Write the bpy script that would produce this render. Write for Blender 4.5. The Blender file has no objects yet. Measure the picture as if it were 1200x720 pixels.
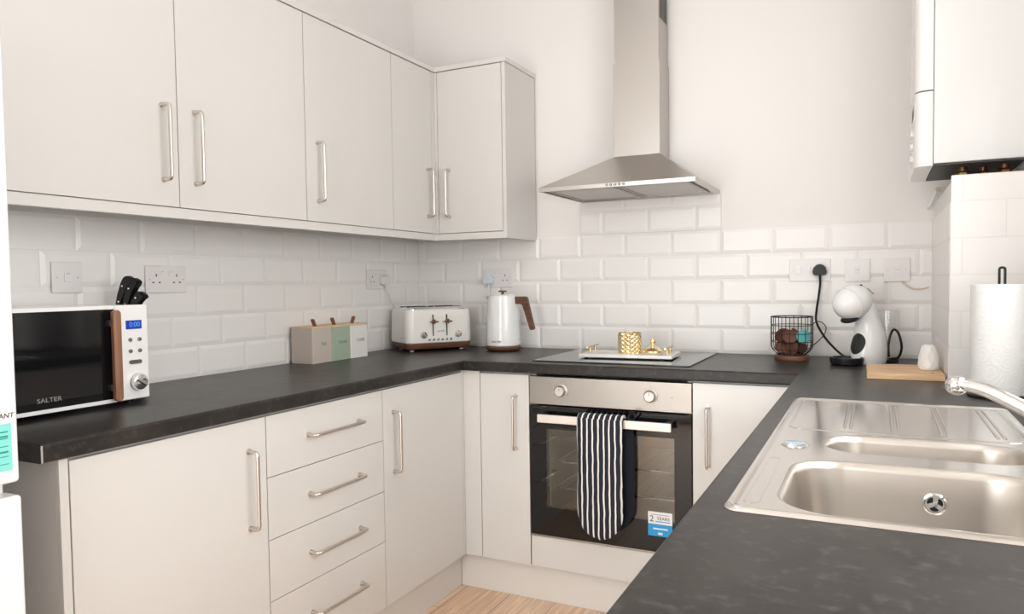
import bpy, bmesh, math, random
from mathutils import Vector, Matrix, noise
R = math.radians; PI = math.pi
random.seed(7)
scn = bpy.context.scene
COL = scn.collection
ZT = 0.91                     # worktop height

# ------------------------------------------------------------------ materials
def mat(name, col, rough=0.5, metal=0.0, spec=0.5, coat=0.0, trans=0.0, ior=1.45, emit=None, estr=0.0, bump=None, vary=None, aniso=0):
    m = bpy.data.materials.new(name); m.use_nodes = True
    nt = m.node_tree; b = nt.nodes['Principled BSDF']
    b.inputs['Base Color'].default_value = (*col, 1); b.inputs['Roughness'].default_value = rough
    b.inputs['Metallic'].default_value = metal; b.inputs['Specular IOR Level'].default_value = spec
    b.inputs['Coat Weight'].default_value = coat; b.inputs['Coat Roughness'].default_value = 0.05
    b.inputs['Transmission Weight'].default_value = trans; b.inputs['IOR'].default_value = ior
    if emit: b.inputs['Emission Color'].default_value = (*emit, 1); b.inputs['Emission Strength'].default_value = estr
    if bump or vary:
        tc = nt.nodes.new('ShaderNodeTexCoord')
    if bump:                                   # (scale, strength, distance, stretch)
        mp = nt.nodes.new('ShaderNodeMapping'); mp.inputs['Scale'].default_value = bump[3] if len(bump) > 3 else (1, 1, 1)
        nz = nt.nodes.new('ShaderNodeTexNoise'); nz.inputs['Scale'].default_value = bump[0]; nz.inputs['Detail'].default_value = 4
        bp = nt.nodes.new('ShaderNodeBump'); bp.inputs['Strength'].default_value = bump[1]; bp.inputs['Distance'].default_value = bump[2]
        nt.links.new(tc.outputs['Object'], mp.inputs['Vector']); nt.links.new(mp.outputs[0], nz.inputs['Vector'])
        nt.links.new(nz.outputs['Fac'], bp.inputs['Height']); nt.links.new(bp.outputs[0], b.inputs['Normal'])
    if vary:                                   # (scale, colour a, colour b, stretch)
        mp = nt.nodes.new('ShaderNodeMapping'); mp.inputs['Scale'].default_value = vary[3] if len(vary) > 3 else (1, 1, 1)
        nz = nt.nodes.new('ShaderNodeTexNoise'); nz.inputs['Scale'].default_value = vary[0]; nz.inputs['Detail'].default_value = 6
        rp = nt.nodes.new('ShaderNodeValToRGB'); rp.color_ramp.elements[0].position = .32; rp.color_ramp.elements[1].position = .68
        rp.color_ramp.elements[0].color = (*vary[1], 1); rp.color_ramp.elements[1].color = (*vary[2], 1)
        nt.links.new(tc.outputs['Object'], mp.inputs['Vector']); nt.links.new(mp.outputs[0], nz.inputs['Vector'])
        nt.links.new(nz.outputs['Fac'], rp.inputs['Fac']); nt.links.new(rp.outputs[0], b.inputs['Base Color'])
    return m

M = {}
M['wall'] = mat('wall_paint', (.85, .818, .795), .75, bump=(60, .08, .002))
M['ceil'] = mat('ceiling_paint', (.88, .86, .84), .8, bump=(50, .08, .002))
M['tile'] = mat('glazed_tile', (.885, .855, .835), .28, spec=.45, bump=(9, .05, .004))
M['grout'] = mat('grout', (.80, .76, .73), .8, bump=(200, .1, .001))
M['gloss'] = mat('gloss_door', (.68, .658, .635), .15, spec=.45, bump=(3, .02, .01))
M['edge'] = mat('door_edging', (.60, .66, .66), .4, bump=(90, .05, .001))
M['carc'] = mat('carcass_board', (.68, .658, .635), .45, bump=(80, .05, .001))
M['plinth'] = mat('plinth_board', (.74, .71, .68), .45, bump=(80, .05, .001))
M['steel_bar'] = mat('brushed_nickel', (.66, .61, .56), .28, 1, bump=(300, .05, .0005))
M['steel'] = mat('brushed_steel', (.47, .44, .415), .36, 1, bump=(40, .06, .0006, (1, 1, 30)))
M['steel_h'] = mat('hood_steel', (.53, .50, .47), .32, 1, bump=(40, .06, .0006, (30, 1, 1)))
M['steel_o'] = mat('oven_steel', (.38, .35, .32), .40, 1, bump=(40, .06, .0006, (1, 1, 40)))
M['sink'] = mat('sink_steel', (.74, .705, .67), .13, 1, bump=(220, .04, .0006))
M['sinkbowl'] = mat('sink_bowl_steel', (.60, .555, .51), .32, 1, bump=(260, .08, .0006))
M['steel_m'] = mat('satin_aluminium', (.80, .74, .68), .5, .8, bump=(80, .03, .0005))
M['darksteel'] = mat('dark_steel', (.32, .30, .29), .25, 1, bump=(50, .01, .0005))
M['knobsteel'] = mat('satin_knob_steel', (.60, .56, .52), .45, .9, bump=(50, .01, .0005))
M['chrome'] = mat('chrome', (.8, .8, .8), .07, 1, bump=(50, .01, .0005))
M['white_pl'] = mat('white_plastic', (.85, .85, .85), .3, bump=(70, .02, .0006))
M['white_gl'] = mat('white_gloss', (.885, .88, .875), .14, coat=.3, bump=(20, .01, .001))
M['cream_pl'] = mat('cream_enamel', (.86, .83, .79), .22, coat=.3, bump=(20, .01, .001))
M['plate'] = mat('socket_plastic', (.83, .79, .785), .32, bump=(70, .02, .0006))
M['rocker'] = mat('rocker_plastic', (.84, .82, .81), .28, bump=(70, .02, .0006))
M['bluewhite'] = mat('bluish_white_plastic', (.70, .76, .84), .35, bump=(70, .02, .0006))
M['black'] = mat('black_plastic', (.010, .010, .011), .38, spec=.35, bump=(90, .03, .0006))
M['blackm'] = mat('black_matt', (.02, .02, .021), .55, bump=(90, .05, .0006))
M['wire'] = mat('black_wire', (.03, .028, .028), .45, .4, bump=(90, .03, .0006))
M['lettering_grey'] = mat('grey_lettering', (.30, .29, .28), .6, bump=(90, .03, .0004))
M['mark'] = mat('grey_print', (.22, .20, .19), .6, bump=(90, .03, .0004))
M['walnut'] = mat('walnut', (.18, .08, .05), .4, vary=(6, (.10, .043, .027), (.185, .085, .052), (1, 1, 12)))
M['walnutv'] = mat('walnut_vertical', (.30, .15, .09), .42, vary=(8, (.24, .105, .06), (.37, .19, .12), (9, 9, 1)))
M['glassblk'] = mat('black_glass', (.006, .006, .007), .04, spec=.6, bump=(5, .003, .001))
M['hob'] = mat('hob_glass', (.022, .021, .021), .07, spec=1.0, bump=(5, .003, .001))
M['gold'] = mat('gold', (.93, .74, .42), .2, 1, bump=(60, .05, .0008))
M['goldb'] = mat('pale_brass', (.74, .58, .33), .25, 1, bump=(60, .03, .0008))
M['marble'] = mat('white_marble', (.85, .84, .82), .2, vary=(7, (.62, .60, .58), (.88, .87, .86)))
M['bamboo'] = mat('bamboo', (.74, .52, .32), .45, vary=(5, (.66, .43, .25), (.82, .62, .42), (1, 8, 8)))
M['board'] = mat('beech_board', (.75, .48, .26), .45, vary=(8, (.66, .38, .19), (.84, .58, .35), (1, 10, 10)))
M['taupe'] = mat('taupe_enamel', (.56, .49, .43), .35, bump=(60, .03, .0006))
M['green'] = mat('sage_enamel', (.37, .46, .35), .35, bump=(60, .03, .0006))
M['canwhite'] = mat('white_enamel', (.82, .80, .77), .35, bump=(60, .03, .0006))
M['leather'] = mat('brown_leather', (.24, .10, .05), .55, bump=(120, .3, .001))
M['ceramic'] = mat('white_ceramic', (.88, .86, .84), .25, bump=(14, .1, .003))
M['podfoil'] = mat('pod_brown', (.12, .035, .02), .3, .2, bump=(50, .1, .001))
M['podlid'] = mat('pod_lid_brown', (.11, .038, .022), .35, .3, bump=(60, .1, .001))
M['teal'] = mat('teal_foil', (.12, .50, .50), .35, .1, bump=(60, .1, .001))
M['brownwood'] = mat('dark_brown_wood', (.23, .10, .06), .45, vary=(5, (.11, .045, .028), (.20, .09, .055), (1, 8, 8)))
M['blue_disp'] = mat('lcd_blue', (.01, .04, .35), .2, emit=(.02, .10, .85), estr=.14, bump=(80, .01, .0003))
M['lcd_seg'] = mat('lcd_segments', (.1, .4, .9), .3, emit=(.1, .35, 1), estr=.12, bump=(80, .01, .0003))
M['tealpaper'] = mat('teal_paper', (.22, .70, .63), .5, bump=(90, .03, .0003))
M['whitepaper'] = mat('white_paper', (.84, .84, .84), .6, bump=(90, .03, .0003))
M['bluepaper'] = mat('blue_paper', (.02, .34, .72), .4, bump=(90, .03, .0003))
M['tealink'] = mat('dark_teal_ink', (.02, .25, .25), .6, bump=(90, .03, .0003))
M['ink'] = mat('dark_ink', (.05, .05, .05), .6, bump=(90, .03, .0003))
M['copper'] = mat('copper', (.25, .11, .06), .4, 1, bump=(90, .1, .001))
M['brass'] = mat('brass', (.32, .22, .10), .4, 1, bump=(90, .1, .001))
M['underside'] = mat('shaded_underside', (.07, .066, .062), .5, bump=(90, .05, .0006))  # shade under the boiler put into the base colour
M['darkin'] = mat('oven_enamel', (.50, .47, .42), .4, bump=(90, .05, .0006))
M['filter'] = mat('filter_mesh', (.50, .48, .46), .42, .85, bump=(350, .5, .002))
M['pvc'] = mat('window_frame_plastic', (.85, .85, .85), .3, bump=(70, .02, .0006))
M['fill_lamp'] = mat('fill_diffuser', (.9, .9, .9), .5, emit=(1, .96, .93), estr=3, bump=(70, .02, .0006))
M['cordw'] = mat('white_cord', (.80, .77, .73), .4, bump=(70, .02, .0006))
M['cordb'] = mat('beige_cord', (.68, .55, .42), .5, bump=(70, .02, .0006))
M['worn'] = mat('worn_edge', (.40, .37, .34), .6, bump=(200, .4, .002))

def paper_roll():
    m = mat('kitchen_paper', (.85, .84, .83), .9)
    nt = m.node_tree; b = nt.nodes['Principled BSDF']
    tc = nt.nodes.new('ShaderNodeTexCoord'); nz = nt.nodes.new('ShaderNodeTexNoise'); nz.inputs['Scale'].default_value = 22
    wv = nt.nodes.new('ShaderNodeTexWave'); wv.inputs['Scale'].default_value = 1; wv.wave_type = 'RINGS'
    vo = nt.nodes.new('ShaderNodeTexVoronoi'); vo.inputs['Scale'].default_value = 28
    ma = nt.nodes.new('ShaderNodeMath'); ma.operation = 'MULTIPLY'; ma.inputs[1].default_value = 26
    si = nt.nodes.new('ShaderNodeMath'); si.operation = 'SINE'
    bp = nt.nodes.new('ShaderNodeBump'); bp.inputs['Strength'].default_value = .14; bp.inputs['Distance'].default_value = .003
    nt.links.new(tc.outputs['Object'], vo.inputs['Vector']); nt.links.new(vo.outputs['Distance'], ma.inputs[0])
    nt.links.new(ma.outputs[0], si.inputs[0]); nt.links.new(si.outputs[0], bp.inputs['Height']); nt.links.new(bp.outputs[0], b.inputs['Normal'])
    return m
M['paper'] = paper_roll()

def worktop_mat():
    m = mat('dark_slate_laminate', (.05, .05, .05), .33, spec=.28)
    nt = m.node_tree; b = nt.nodes['Principled BSDF']; L = nt.links.new
    tc = nt.nodes.new('ShaderNodeTexCoord')
    n1 = nt.nodes.new('ShaderNodeTexNoise'); n1.inputs['Scale'].default_value = 14; n1.inputs['Detail'].default_value = 8; n1.inputs['Roughness'].default_value = .65
    n2 = nt.nodes.new('ShaderNodeTexNoise'); n2.inputs['Scale'].default_value = 60; n2.inputs['Detail'].default_value = 5
    r1 = nt.nodes.new('ShaderNodeValToRGB'); r1.color_ramp.elements[0].position = .35; r1.color_ramp.elements[1].position = .7
    r1.color_ramp.elements[0].color = (.020, .017, .0155, 1); r1.color_ramp.elements[1].color = (.040, .0345, .0315, 1)
    r2 = nt.nodes.new('ShaderNodeValToRGB'); r2.color_ramp.elements[0].position = .55; r2.color_ramp.elements[1].position = .78
    r2.color_ramp.elements[0].color = (0, 0, 0, 1); r2.color_ramp.elements[1].color = (.05, .047, .045, 1)
    mx = nt.nodes.new('ShaderNodeMixRGB'); mx.blend_type = 'ADD'; mx.inputs[0].default_value = .8
    rr = nt.nodes.new('ShaderNodeMapRange'); rr.inputs[3].default_value = .26; rr.inputs[4].default_value = .40
    bp = nt.nodes.new('ShaderNodeBump'); bp.inputs['Strength'].default_value = .12; bp.inputs['Distance'].default_value = .001
    L(tc.outputs['Object'], n1.inputs['Vector']); L(tc.outputs['Object'], n2.inputs['Vector'])
    L(n1.outputs['Fac'], r1.inputs[0]); L(n2.outputs['Fac'], r2.inputs[0]); L(r1.outputs[0], mx.inputs[1]); L(r2.outputs[0], mx.inputs[2])
    L(mx.outputs[0], b.inputs['Base Color']); L(n1.outputs['Fac'], rr.inputs[0]); L(rr.outputs[0], b.inputs['Roughness'])
    L(n2.outputs['Fac'], bp.inputs['Height']); L(bp.outputs[0], b.inputs['Normal'])
    return m
M['top'] = worktop_mat()

def floor_mat():
    m = mat('oak_laminate', (.6, .42, .28), .4)
    nt = m.node_tree; b = nt.nodes['Principled BSDF']; L = nt.links.new
    tc = nt.nodes.new('ShaderNodeTexCoord'); mp = nt.nodes.new('ShaderNodeMapping'); mp.inputs['Rotation'].default_value = (0, 0, R(90))
    br = nt.nodes.new('ShaderNodeTexBrick'); br.inputs['Scale'].default_value = 1; br.inputs['Brick Width'].default_value = 1.2; br.inputs['Row Height'].default_value = .19
    br.inputs['Mortar Size'].default_value = .0012; br.offset = .37
    br.inputs['Color1'].default_value = (.86, .60, .42, 1); br.inputs['Color2'].default_value = (.93, .68, .50, 1); br.inputs['Mortar'].default_value = (.30, .19, .12, 1)
    m2 = nt.nodes.new('ShaderNodeMapping'); m2.inputs['Scale'].default_value = (22, 1.6, 1)
    nz = nt.nodes.new('ShaderNodeTexNoise'); nz.inputs['Scale'].default_value = 3; nz.inputs['Detail'].default_value = 8; nz.inputs['Distortion'].default_value = .6
    rp = nt.nodes.new('ShaderNodeValToRGB'); rp.color_ramp.elements[0].position = .3; rp.color_ramp.elements[1].position = .7
    rp.color_ramp.elements[0].color = (.72, .68, .64, 1); rp.color_ramp.elements[1].color = (1.05, 1.05, 1.05, 1)
    mx = nt.nodes.new('ShaderNodeMixRGB'); mx.blend_type = 'MULTIPLY'; mx.inputs[0].default_value = 1
    L(tc.outputs['Object'], mp.inputs[0]); L(mp.outputs[0], br.inputs['Vector']); L(tc.outputs['Object'], m2.inputs[0]); L(m2.outputs[0], nz.inputs['Vector'])
    L(nz.outputs['Fac'], rp.inputs[0]); L(br.outputs['Color'], mx.inputs[1]); L(rp.outputs[0], mx.inputs[2]); L(mx.outputs[0], b.inputs['Base Color'])
    return m
M['floor'] = floor_mat()

def pane_mat(name, tint, gl=.1, rough=.03):
    m = bpy.data.materials.new(name); m.use_nodes = True; nt = m.node_tree; nt.nodes.clear()
    o = nt.nodes.new('ShaderNodeOutputMaterial'); t = nt.nodes.new('ShaderNodeBsdfTransparent'); g = nt.nodes.new('ShaderNodeBsdfGlossy')
    t.inputs[0].default_value = (*tint, 1); g.inputs['Roughness'].default_value = rough
    fr = nt.nodes.new('ShaderNodeLayerWeight'); fr.inputs['Blend'].default_value = .5
    pw = nt.nodes.new('ShaderNodeMath'); pw.operation = 'POWER'; pw.inputs[1].default_value = 4; nt.links.new(fr.outputs['Facing'], pw.inputs[0])
    mr = nt.nodes.new('ShaderNodeMath'); mr.operation = 'MULTIPLY_ADD'; mr.inputs[1].default_value = .8; mr.inputs[2].default_value = gl+.04
    tc = nt.nodes.new('ShaderNodeTexCoord'); nz = nt.nodes.new('ShaderNodeTexNoise'); nz.inputs['Scale'].default_value = 6
    bp = nt.nodes.new('ShaderNodeBump'); bp.inputs['Strength'].default_value = .01
    nt.links.new(tc.outputs['Object'], nz.inputs['Vector']); nt.links.new(nz.outputs['Fac'], bp.inputs['Height']); nt.links.new(bp.outputs[0], g.inputs['Normal'])
    mx = nt.nodes.new('ShaderNodeMixShader')
    nt.links.new(pw.outputs[0], mr.inputs[0]); nt.links.new(mr.outputs[0], mx.inputs[0]); nt.links.new(t.outputs[0], mx.inputs[1]); nt.links.new(g.outputs[0], mx.inputs[2]); nt.links.new(mx.outputs[0], o.inputs[0])
    return m
M['pane'] = pane_mat('window_glass', (.96, .98, .98), .0)
M['ovenpane'] = pane_mat('oven_window_glass', (.80, .79, .74), .06)
M['mwpane'] = pane_mat('microwave_window_glass', (.10, .10, .10), .02)
M['clear'] = pane_mat('clear_tank_plastic', (.985, .985, .985), .05, .08)

def stripe_mat():
    m = mat('striped_cotton', (.02, .022, .035), .9)
    nt = m.node_tree; b = nt.nodes['Principled BSDF']; L = nt.links.new
    tc = nt.nodes.new('ShaderNodeTexCoord'); sp = nt.nodes.new('ShaderNodeSeparateXYZ')
    m2 = nt.nodes.new('ShaderNodeMapping'); m2.inputs['Scale'].default_value = (2, 0, 1)
    nz = nt.nodes.new('ShaderNodeTexNoise'); nz.inputs['Scale'].default_value = 14
    w = nt.nodes.new('ShaderNodeMath'); w.operation = 'MULTIPLY_ADD'; w.inputs[1].default_value = .007
    d = nt.nodes.new('ShaderNodeMath'); d.operation = 'DIVIDE'; d.inputs[1].default_value = .0203
    f = nt.nodes.new('ShaderNodeMath'); f.operation = 'FRACT'
    c = nt.nodes.new('ShaderNodeMath'); c.operation = 'SUBTRACT'; c.inputs[1].default_value = .5
    a = nt.nodes.new('ShaderNodeMath'); a.operation = 'ABSOLUTE'
    k = nt.nodes.new('ShaderNodeMath'); k.operation = 'LESS_THAN'; k.inputs[1].default_value = .135
    mx = nt.nodes.new('ShaderNodeMixRGB'); mx.inputs[1].default_value = (.018, .019, .03, 1); mx.inputs[2].default_value = (.80, .78, .76, 1)
    L(tc.outputs['Object'], sp.inputs[0]); L(tc.outputs['Object'], m2.inputs[0]); L(m2.outputs[0], nz.inputs['Vector'])
    L(nz.outputs['Fac'], w.inputs[0]); L(sp.outputs['X'], w.inputs[2]); L(w.outputs[0], d.inputs[0]); L(d.outputs[0], f.inputs[0])
    L(f.outputs[0], c.inputs[0]); L(c.outputs[0], a.inputs[0]); L(a.outputs[0], k.inputs[0]); L(k.outputs[0], mx.inputs[0]); L(mx.outputs[0], b.inputs['Base Color'])
    n3 = nt.nodes.new('ShaderNodeTexNoise'); n3.inputs['Scale'].default_value = 60
    bp = nt.nodes.new('ShaderNodeBump'); bp.inputs['Strength'].default_value = .5; bp.inputs['Distance'].default_value = .004
    L(tc.outputs['Object'], n3.inputs['Vector']); L(n3.outputs['Fac'], bp.inputs['Height']); L(bp.outputs[0], b.inputs['Normal'])
    return m
M['stripe'] = stripe_mat()
M['navy'] = mat('navy_cotton', (.008, .009, .018), .95, bump=(60, .5, .003))

# ------------------------------------------------------------------ mesh helpers
def B(): return bmesh.new()
def box(bm, x0, x1, y0, y1, z0, z1, bev=0, seg=2, mtx=None):
    r = bmesh.ops.create_cube(bm, size=1)
    vs = r['verts']
    bmesh.ops.scale(bm, verts=vs, vec=(abs(x1-x0), abs(y1-y0), abs(z1-z0)))
    bmesh.ops.translate(bm, verts=vs, vec=((x0+x1)/2, (y0+y1)/2, (z0+z1)/2))
    if bev:
        es = list({e for v in vs for e in v.link_edges})
        rr = bmesh.ops.bevel(bm, geom=es, offset=bev, segments=seg, profile=.5, affect='EDGES')
        vs = list({v for f in rr['faces'] for v in f.verts} | {v for v in vs if v.is_valid})
    if mtx is not None: bmesh.ops.transform(bm, matrix=mtx, verts=[v for v in vs if v.is_valid])
    return bm
def bx(*a, **k): return box(B(), *a, **k)
def loft(bm, rings, cap0=True, cap1=True, closed=True):
    vr = [[bm.verts.new(p) for p in r] for r in rings]
    n = len(vr[0])
    for a, b in zip(vr, vr[1:]):
        for i in range(n if closed else n-1):
            j = (i+1) % n
            bm.faces.new((a[i], a[j], b[j], b[i]))
    if cap0: bm.faces.new(list(reversed(vr[0])))
    if cap1: bm.faces.new(vr[-1])
    return bm
def lathe(bm, prof, c=(0, 0), n=32, axis='z', cap=True):
    rings = []
    for r, z in prof:
        rr = []
        for i in range(n):
            a = 2*PI*i/n; r2 = max(r, 1e-5)
            p = (c[0]+r2*math.cos(a), c[1]+r2*math.sin(a), z)
            rr.append(p)
        rings.append(rr)
    loft(bm, rings, cap, cap)
    return bm
def rot_bm(bm, m): bmesh.ops.transform(bm, matrix=m, verts=bm.verts); return bm
def smooth_path(pts, r=0.02, seg=5):
    P = [Vector(p) for p in pts]; out = [P[0]]
    for i in range(1, len(P)-1):
        a, b, c = P[i-1], P[i], P[i+1]
        d1 = (a-b); d2 = (c-b); k = min(r, d1.length*.49, d2.length*.49)
        s = b+d1.normalized()*k; e = b+d2.normalized()*k
        for t in range(seg+1):
            u = t/seg; out.append(s*(1-u)**2+b*2*u*(1-u)+e*u*u)
    out.append(P[-1]); return out
def crom(pts, n=8, closed=False):
    P = [Vector(p) for p in pts]; out = []; N = len(P)
    for i in range(N if closed else N-1):
        if closed: p0, p1, p2, p3 = P[(i-1) % N], P[i], P[(i+1) % N], P[(i+2) % N]
        else: p0, p1, p2, p3 = P[max(i-1, 0)], P[i], P[i+1], P[min(i+2, N-1)]
        for k in range(n):
            t = k/n
            out.append(.5*((2*p1)+(p2-p0)*t+(2*p0-5*p1+4*p2-p3)*t*t+(3*p1-p0-3*p2+p3)*t**3))
    if not closed: out.append(P[-1])
    return out
def tube(bm, pts, r, n=10, closed=False, rad=None):
    P = [Vector(p) for p in pts]; N = len(P); rings = []
    T = []
    for i in range(N):
        if closed: t = P[(i+1) % N]-P[(i-1) % N]
        else: t = P[min(i+1, N-1)]-P[max(i-1, 0)]
        T.append(t.normalized())
    up = Vector((0, 0, 1)) if abs(T[0].z) < .9 else Vector((1, 0, 0))
    u = T[0].cross(up).normalized()
    for i in range(N):
        u = (u-T[i]*u.dot(T[i])).normalized(); v = T[i].cross(u)
        rr = rad[i] if rad else r
        rings.append([P[i]+u*rr*math.cos(2*PI*k/n)+v*rr*math.sin(2*PI*k/n) for k in range(n)])
    if closed:
        vr = [[bm.verts.new(p) for p in q] for q in rings]
        for a in range(N):
            b = (a+1) % N
            for k in range(n): bm.faces.new((vr[a][k], vr[a][(k+1) % n], vr[b][(k+1) % n], vr[b][k]))
    else: loft(bm, rings)
    return bm
def ellip(bm, c, r, n=28, m=18, mtx=None):
    o = bmesh.ops.create_uvsphere(bm, u_segments=n, v_segments=m, radius=1)
    bmesh.ops.scale(bm, verts=o['verts'], vec=r)
    if mtx is not None: bmesh.ops.transform(bm, matrix=mtx, verts=o['verts'])
    bmesh.ops.translate(bm, verts=o['verts'], vec=c)
    return bm
def rrect(x0, x1, y0, y1, r, n=6):
    pts = []
    for cx, cy, a0 in ((x1-r, y0+r, -90), (x1-r, y1-r, 0), (x0+r, y1-r, 90), (x0+r, y0+r, 180)):
        for k in range(n+1):
            a = R(a0+90*k/n); pts.append((cx+r*math.cos(a), cy+r*math.sin(a)))
    return pts
def prism(bm, pts, z0, z1, axis='z'):
    f = {'z': lambda p, z: (p[0], p[1], z), 'y': lambda p, z: (p[0], z, p[1]), 'x': lambda p, z: (z, p[0], p[1])}[axis]
    loft(bm, [[f(p, z0) for p in pts], [f(p, z1) for p in pts]]); return bm

def obj(name, bm, m, parent=None, loc=(0, 0, 0), rot=(0, 0, 0), smooth=40):
    bmesh.ops.recalc_face_normals(bm, faces=bm.faces)
    me = bpy.data.meshes.new(name); bm.to_mesh(me); bm.free()
    for mm in (m if isinstance(m, (list, tuple)) else [m]): me.materials.append(mm)
    if smooth:
        for p in me.polygons: p.use_smooth = True
        me.set_sharp_from_angle(angle=R(smooth))
    o = bpy.data.objects.new(name, me); COL.objects.link(o)
    o.location = loc; o.rotation_euler = rot
    if smooth:
        wn = o.modifiers.new('weighted_normal', 'WEIGHTED_NORMAL'); wn.keep_sharp = True; wn.weight = 100
    if parent: o.parent = parent
    return o
def thing(name, label, cat, loc=(0, 0, 0), rotz=0, group=None):
    o = bpy.data.objects.new(name, None); COL.objects.link(o); o.empty_display_size = .05
    o.location = loc; o.rotation_euler = (0, 0, rotz); o['label'] = label; o['category'] = cat
    if group: o['group'] = group
    return o
def tag(o, label, cat, group=None):
    o['label'] = label; o['category'] = cat
    if group: o['group'] = group
    return o
def struct(o): o['kind'] = 'structure'; return o
def text(name, s, size, m, parent, loc, rot=(R(90), 0, 0), ext=.0003, align='CENTER', shear=0, sx=1):
    c = bpy.data.curves.new(name, 'FONT'); c.body = s; c.size = size; c.extrude = ext; c.align_x = align; c.align_y = 'CENTER'; c.shear = shear
    c.materials.append(m)
    f = bpy.data.objects.new(name, c); me = bpy.data.meshes.new_from_object(f); me.name = name
    bpy.data.objects.remove(f); bpy.data.curves.remove(c)
    if not me.materials: me.materials.append(m)
    o = bpy.data.objects.new(name, me); COL.objects.link(o); o.location = loc; o.rotation_euler = rot; o.scale = (sx, 1, 1)
    if parent: o.parent = parent
    return o

# ------------------------------------------------------------------ room shell
XW, YB, ZC = 2.41, -4.3, 2.72        # right wall, wall behind the camera, ceiling
struct(obj('floor', bx(-.1, XW+.1, YB-.1, .1, -.1, 0), M['floor'], smooth=0))
struct(obj('ceiling', bx(-.1, XW+.1, YB-.1, .1, ZC, ZC+.1), M['ceil'], smooth=0))
wb = struct(obj('wall_back', bx(-.1, XW+.1, .008, .12, 0, ZC), M['wall'], smooth=0))
wl = struct(obj('wall_left', bx(-.12, -.008, YB, .008, 0, ZC), M['wall'], smooth=0))
def holed(u0, u1, z0, z1, H, mk):
    bm = B(); us = [u0, H[0], H[1], u1]; zs = [z0, H[2], H[3], z1]
    for i in range(3):
        for j in range(3):
            if i == 1 and j == 1: continue
            mk(bm, us[i], us[i+1], zs[j], zs[j+1])
    return bm
WR = (-2.6, -1.15, 1.02, 2.1)       # unseen window above the sink, added for side light
struct(obj('wall_right', holed(YB, .008, 0, ZC, WR, lambda bm, a, b, c, d: box(bm, XW, XW+.12, a, b, c, d)), M['wall'], smooth=0))
WF = (.2, 1.75, .06, 2.3)           # window added behind the camera, tall for frontal fill light
struct(obj('wall_front', holed(-.12, XW+.12, 0, ZC, WF, lambda bm, a, b, c, d: box(bm, a, b, YB-.12, YB, c, d)), M['wall'], smooth=0))
def window(name, w, h, loc, rotz):  # both windows are out of view, added to let light in
    t = thing(name, 'x', 'x', loc, rotz); del t['label']; del t['category']; t['kind'] = 'structure'
    f = B()
    for a in (0, w/2-.03, w-.06): box(f, a, a+.06, -.03, .03, 0, h, .006)
    for z in (0, h-.06): box(f, 0, w, -.028, .028, z, z+.06, .006)
    o = obj('fill_window_frame', f, M['pvc'], t); o['kind'] = 'structure'
    for a in (.06, w/2+.03):
        p = obj('window_pane', bx(a, a+w/2-.09, -.003, .003, .06, h-.06), M['pane'], t, smooth=0); p['kind'] = 'structure'
    s = obj('fill_window_sill', bx(-.04, w+.04, -.12, -.03, -.025, 0, .006), M['pvc'], t); s['kind'] = 'structure'
window('fill_window_1', WR[1]-WR[0], WR[3]-WR[2], (XW+.06, WR[1], WR[2]), R(-90))
window('fill_window_2', WF[1]-WF[0], WF[3]-WF[2], (WF[1], YB-.06, WF[2]), R(180))

# bevelled brick tiles: real little pyramids-with-flat-top, one mesh per wall
RP, CP, Z0T = .1008, .202, ZT
def tiles(u_lo, u_hi, rows, offs, regions, place, hh=.0043):
    bm = B()
    for k in rows:
        z0, z1 = Z0T+k*RP, Z0T+(k+1)*RP
        off = offs[k % 2]
        j0 = math.floor((u_lo-off)/CP)-1
        for j in range(j0, j0+60):
            a, b = off+j*CP, off+(j+1)*CP
            for (lo, hi, zlo, zhi) in regions:
                aa, bb, c, d = max(a, lo)+.0008, min(b, hi)-.0008, max(z0, zlo)+.0008, min(z1, zhi)-.0008
                if bb-aa < .012 or d-c < .012: continue
                def inn(v, e, s): return v+s*.011 if abs(e) < .0012 else v
                a2 = aa+.013 if a >= lo-1e-6 else aa+.001; b2 = bb-.013 if b <= hi+1e-6 else bb-.001
                c2 = c+.013 if z0 >= zlo-1e-6 else c+.001; d2 = d-.013 if z1 <= zhi+1e-6 else d-.001
                if b2 <= a2+.002: a2, b2 = aa+.001, bb-.001
                if d2 <= c2+.002: c2, d2 = c+.001, d-.001
                g = lambda u, z, h: place(u, z, h)
                ring0 = [g(aa, c, 0), g(bb, c, 0), g(bb, d, 0), g(aa, d, 0)]
                ring1 = [g(aa, c, .0008), g(bb, c, .0008), g(bb, d, .0008), g(aa, d, .0008)]
                ring2 = [g(a2, c2, hh), g(b2, c2, hh), g(b2, d2, hh), g(a2, d2, hh)]
                loft(bm, [ring0, ring1, ring2], False, True)
    return bm
KT = Z0T+5*RP
XB, YX = 2.21, -.69                 # boxing in the right corner
def grout(name, bm, par): o = obj(name, bm, M['grout'], par, smooth=0); o['kind'] = 'structure'; return o
def tileobj(bm, par): o = obj('wall_tiles', bm, M['tile'], par, smooth=15); o['kind'] = 'structure'; return o
grout('tile_grout', box(bx(0, XB, .003, .008, ZT-.04, KT+.001), .858, 1.464, .003, .008, KT, 1.556), wb)
tileobj(tiles(0, XB, range(0, 7), (.6527, .7554-CP), [(.0005, XB+.002, Z0T, KT), (.858, 1.464, KT, 1.556)], lambda u, z, h: (u, .003-h, z)), wb)
grout('tile_grout', bx(-.008, -.003, -2.9, .003, ZT-.04, KT+.001), wl)
tileobj(tiles(-2.9, 0, range(0, 5), (-1.3131, -1.2121), [(-2.9, -.0005, Z0T, KT)], lambda u, z, h: (-.003+h, u, z)), wl)
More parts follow.
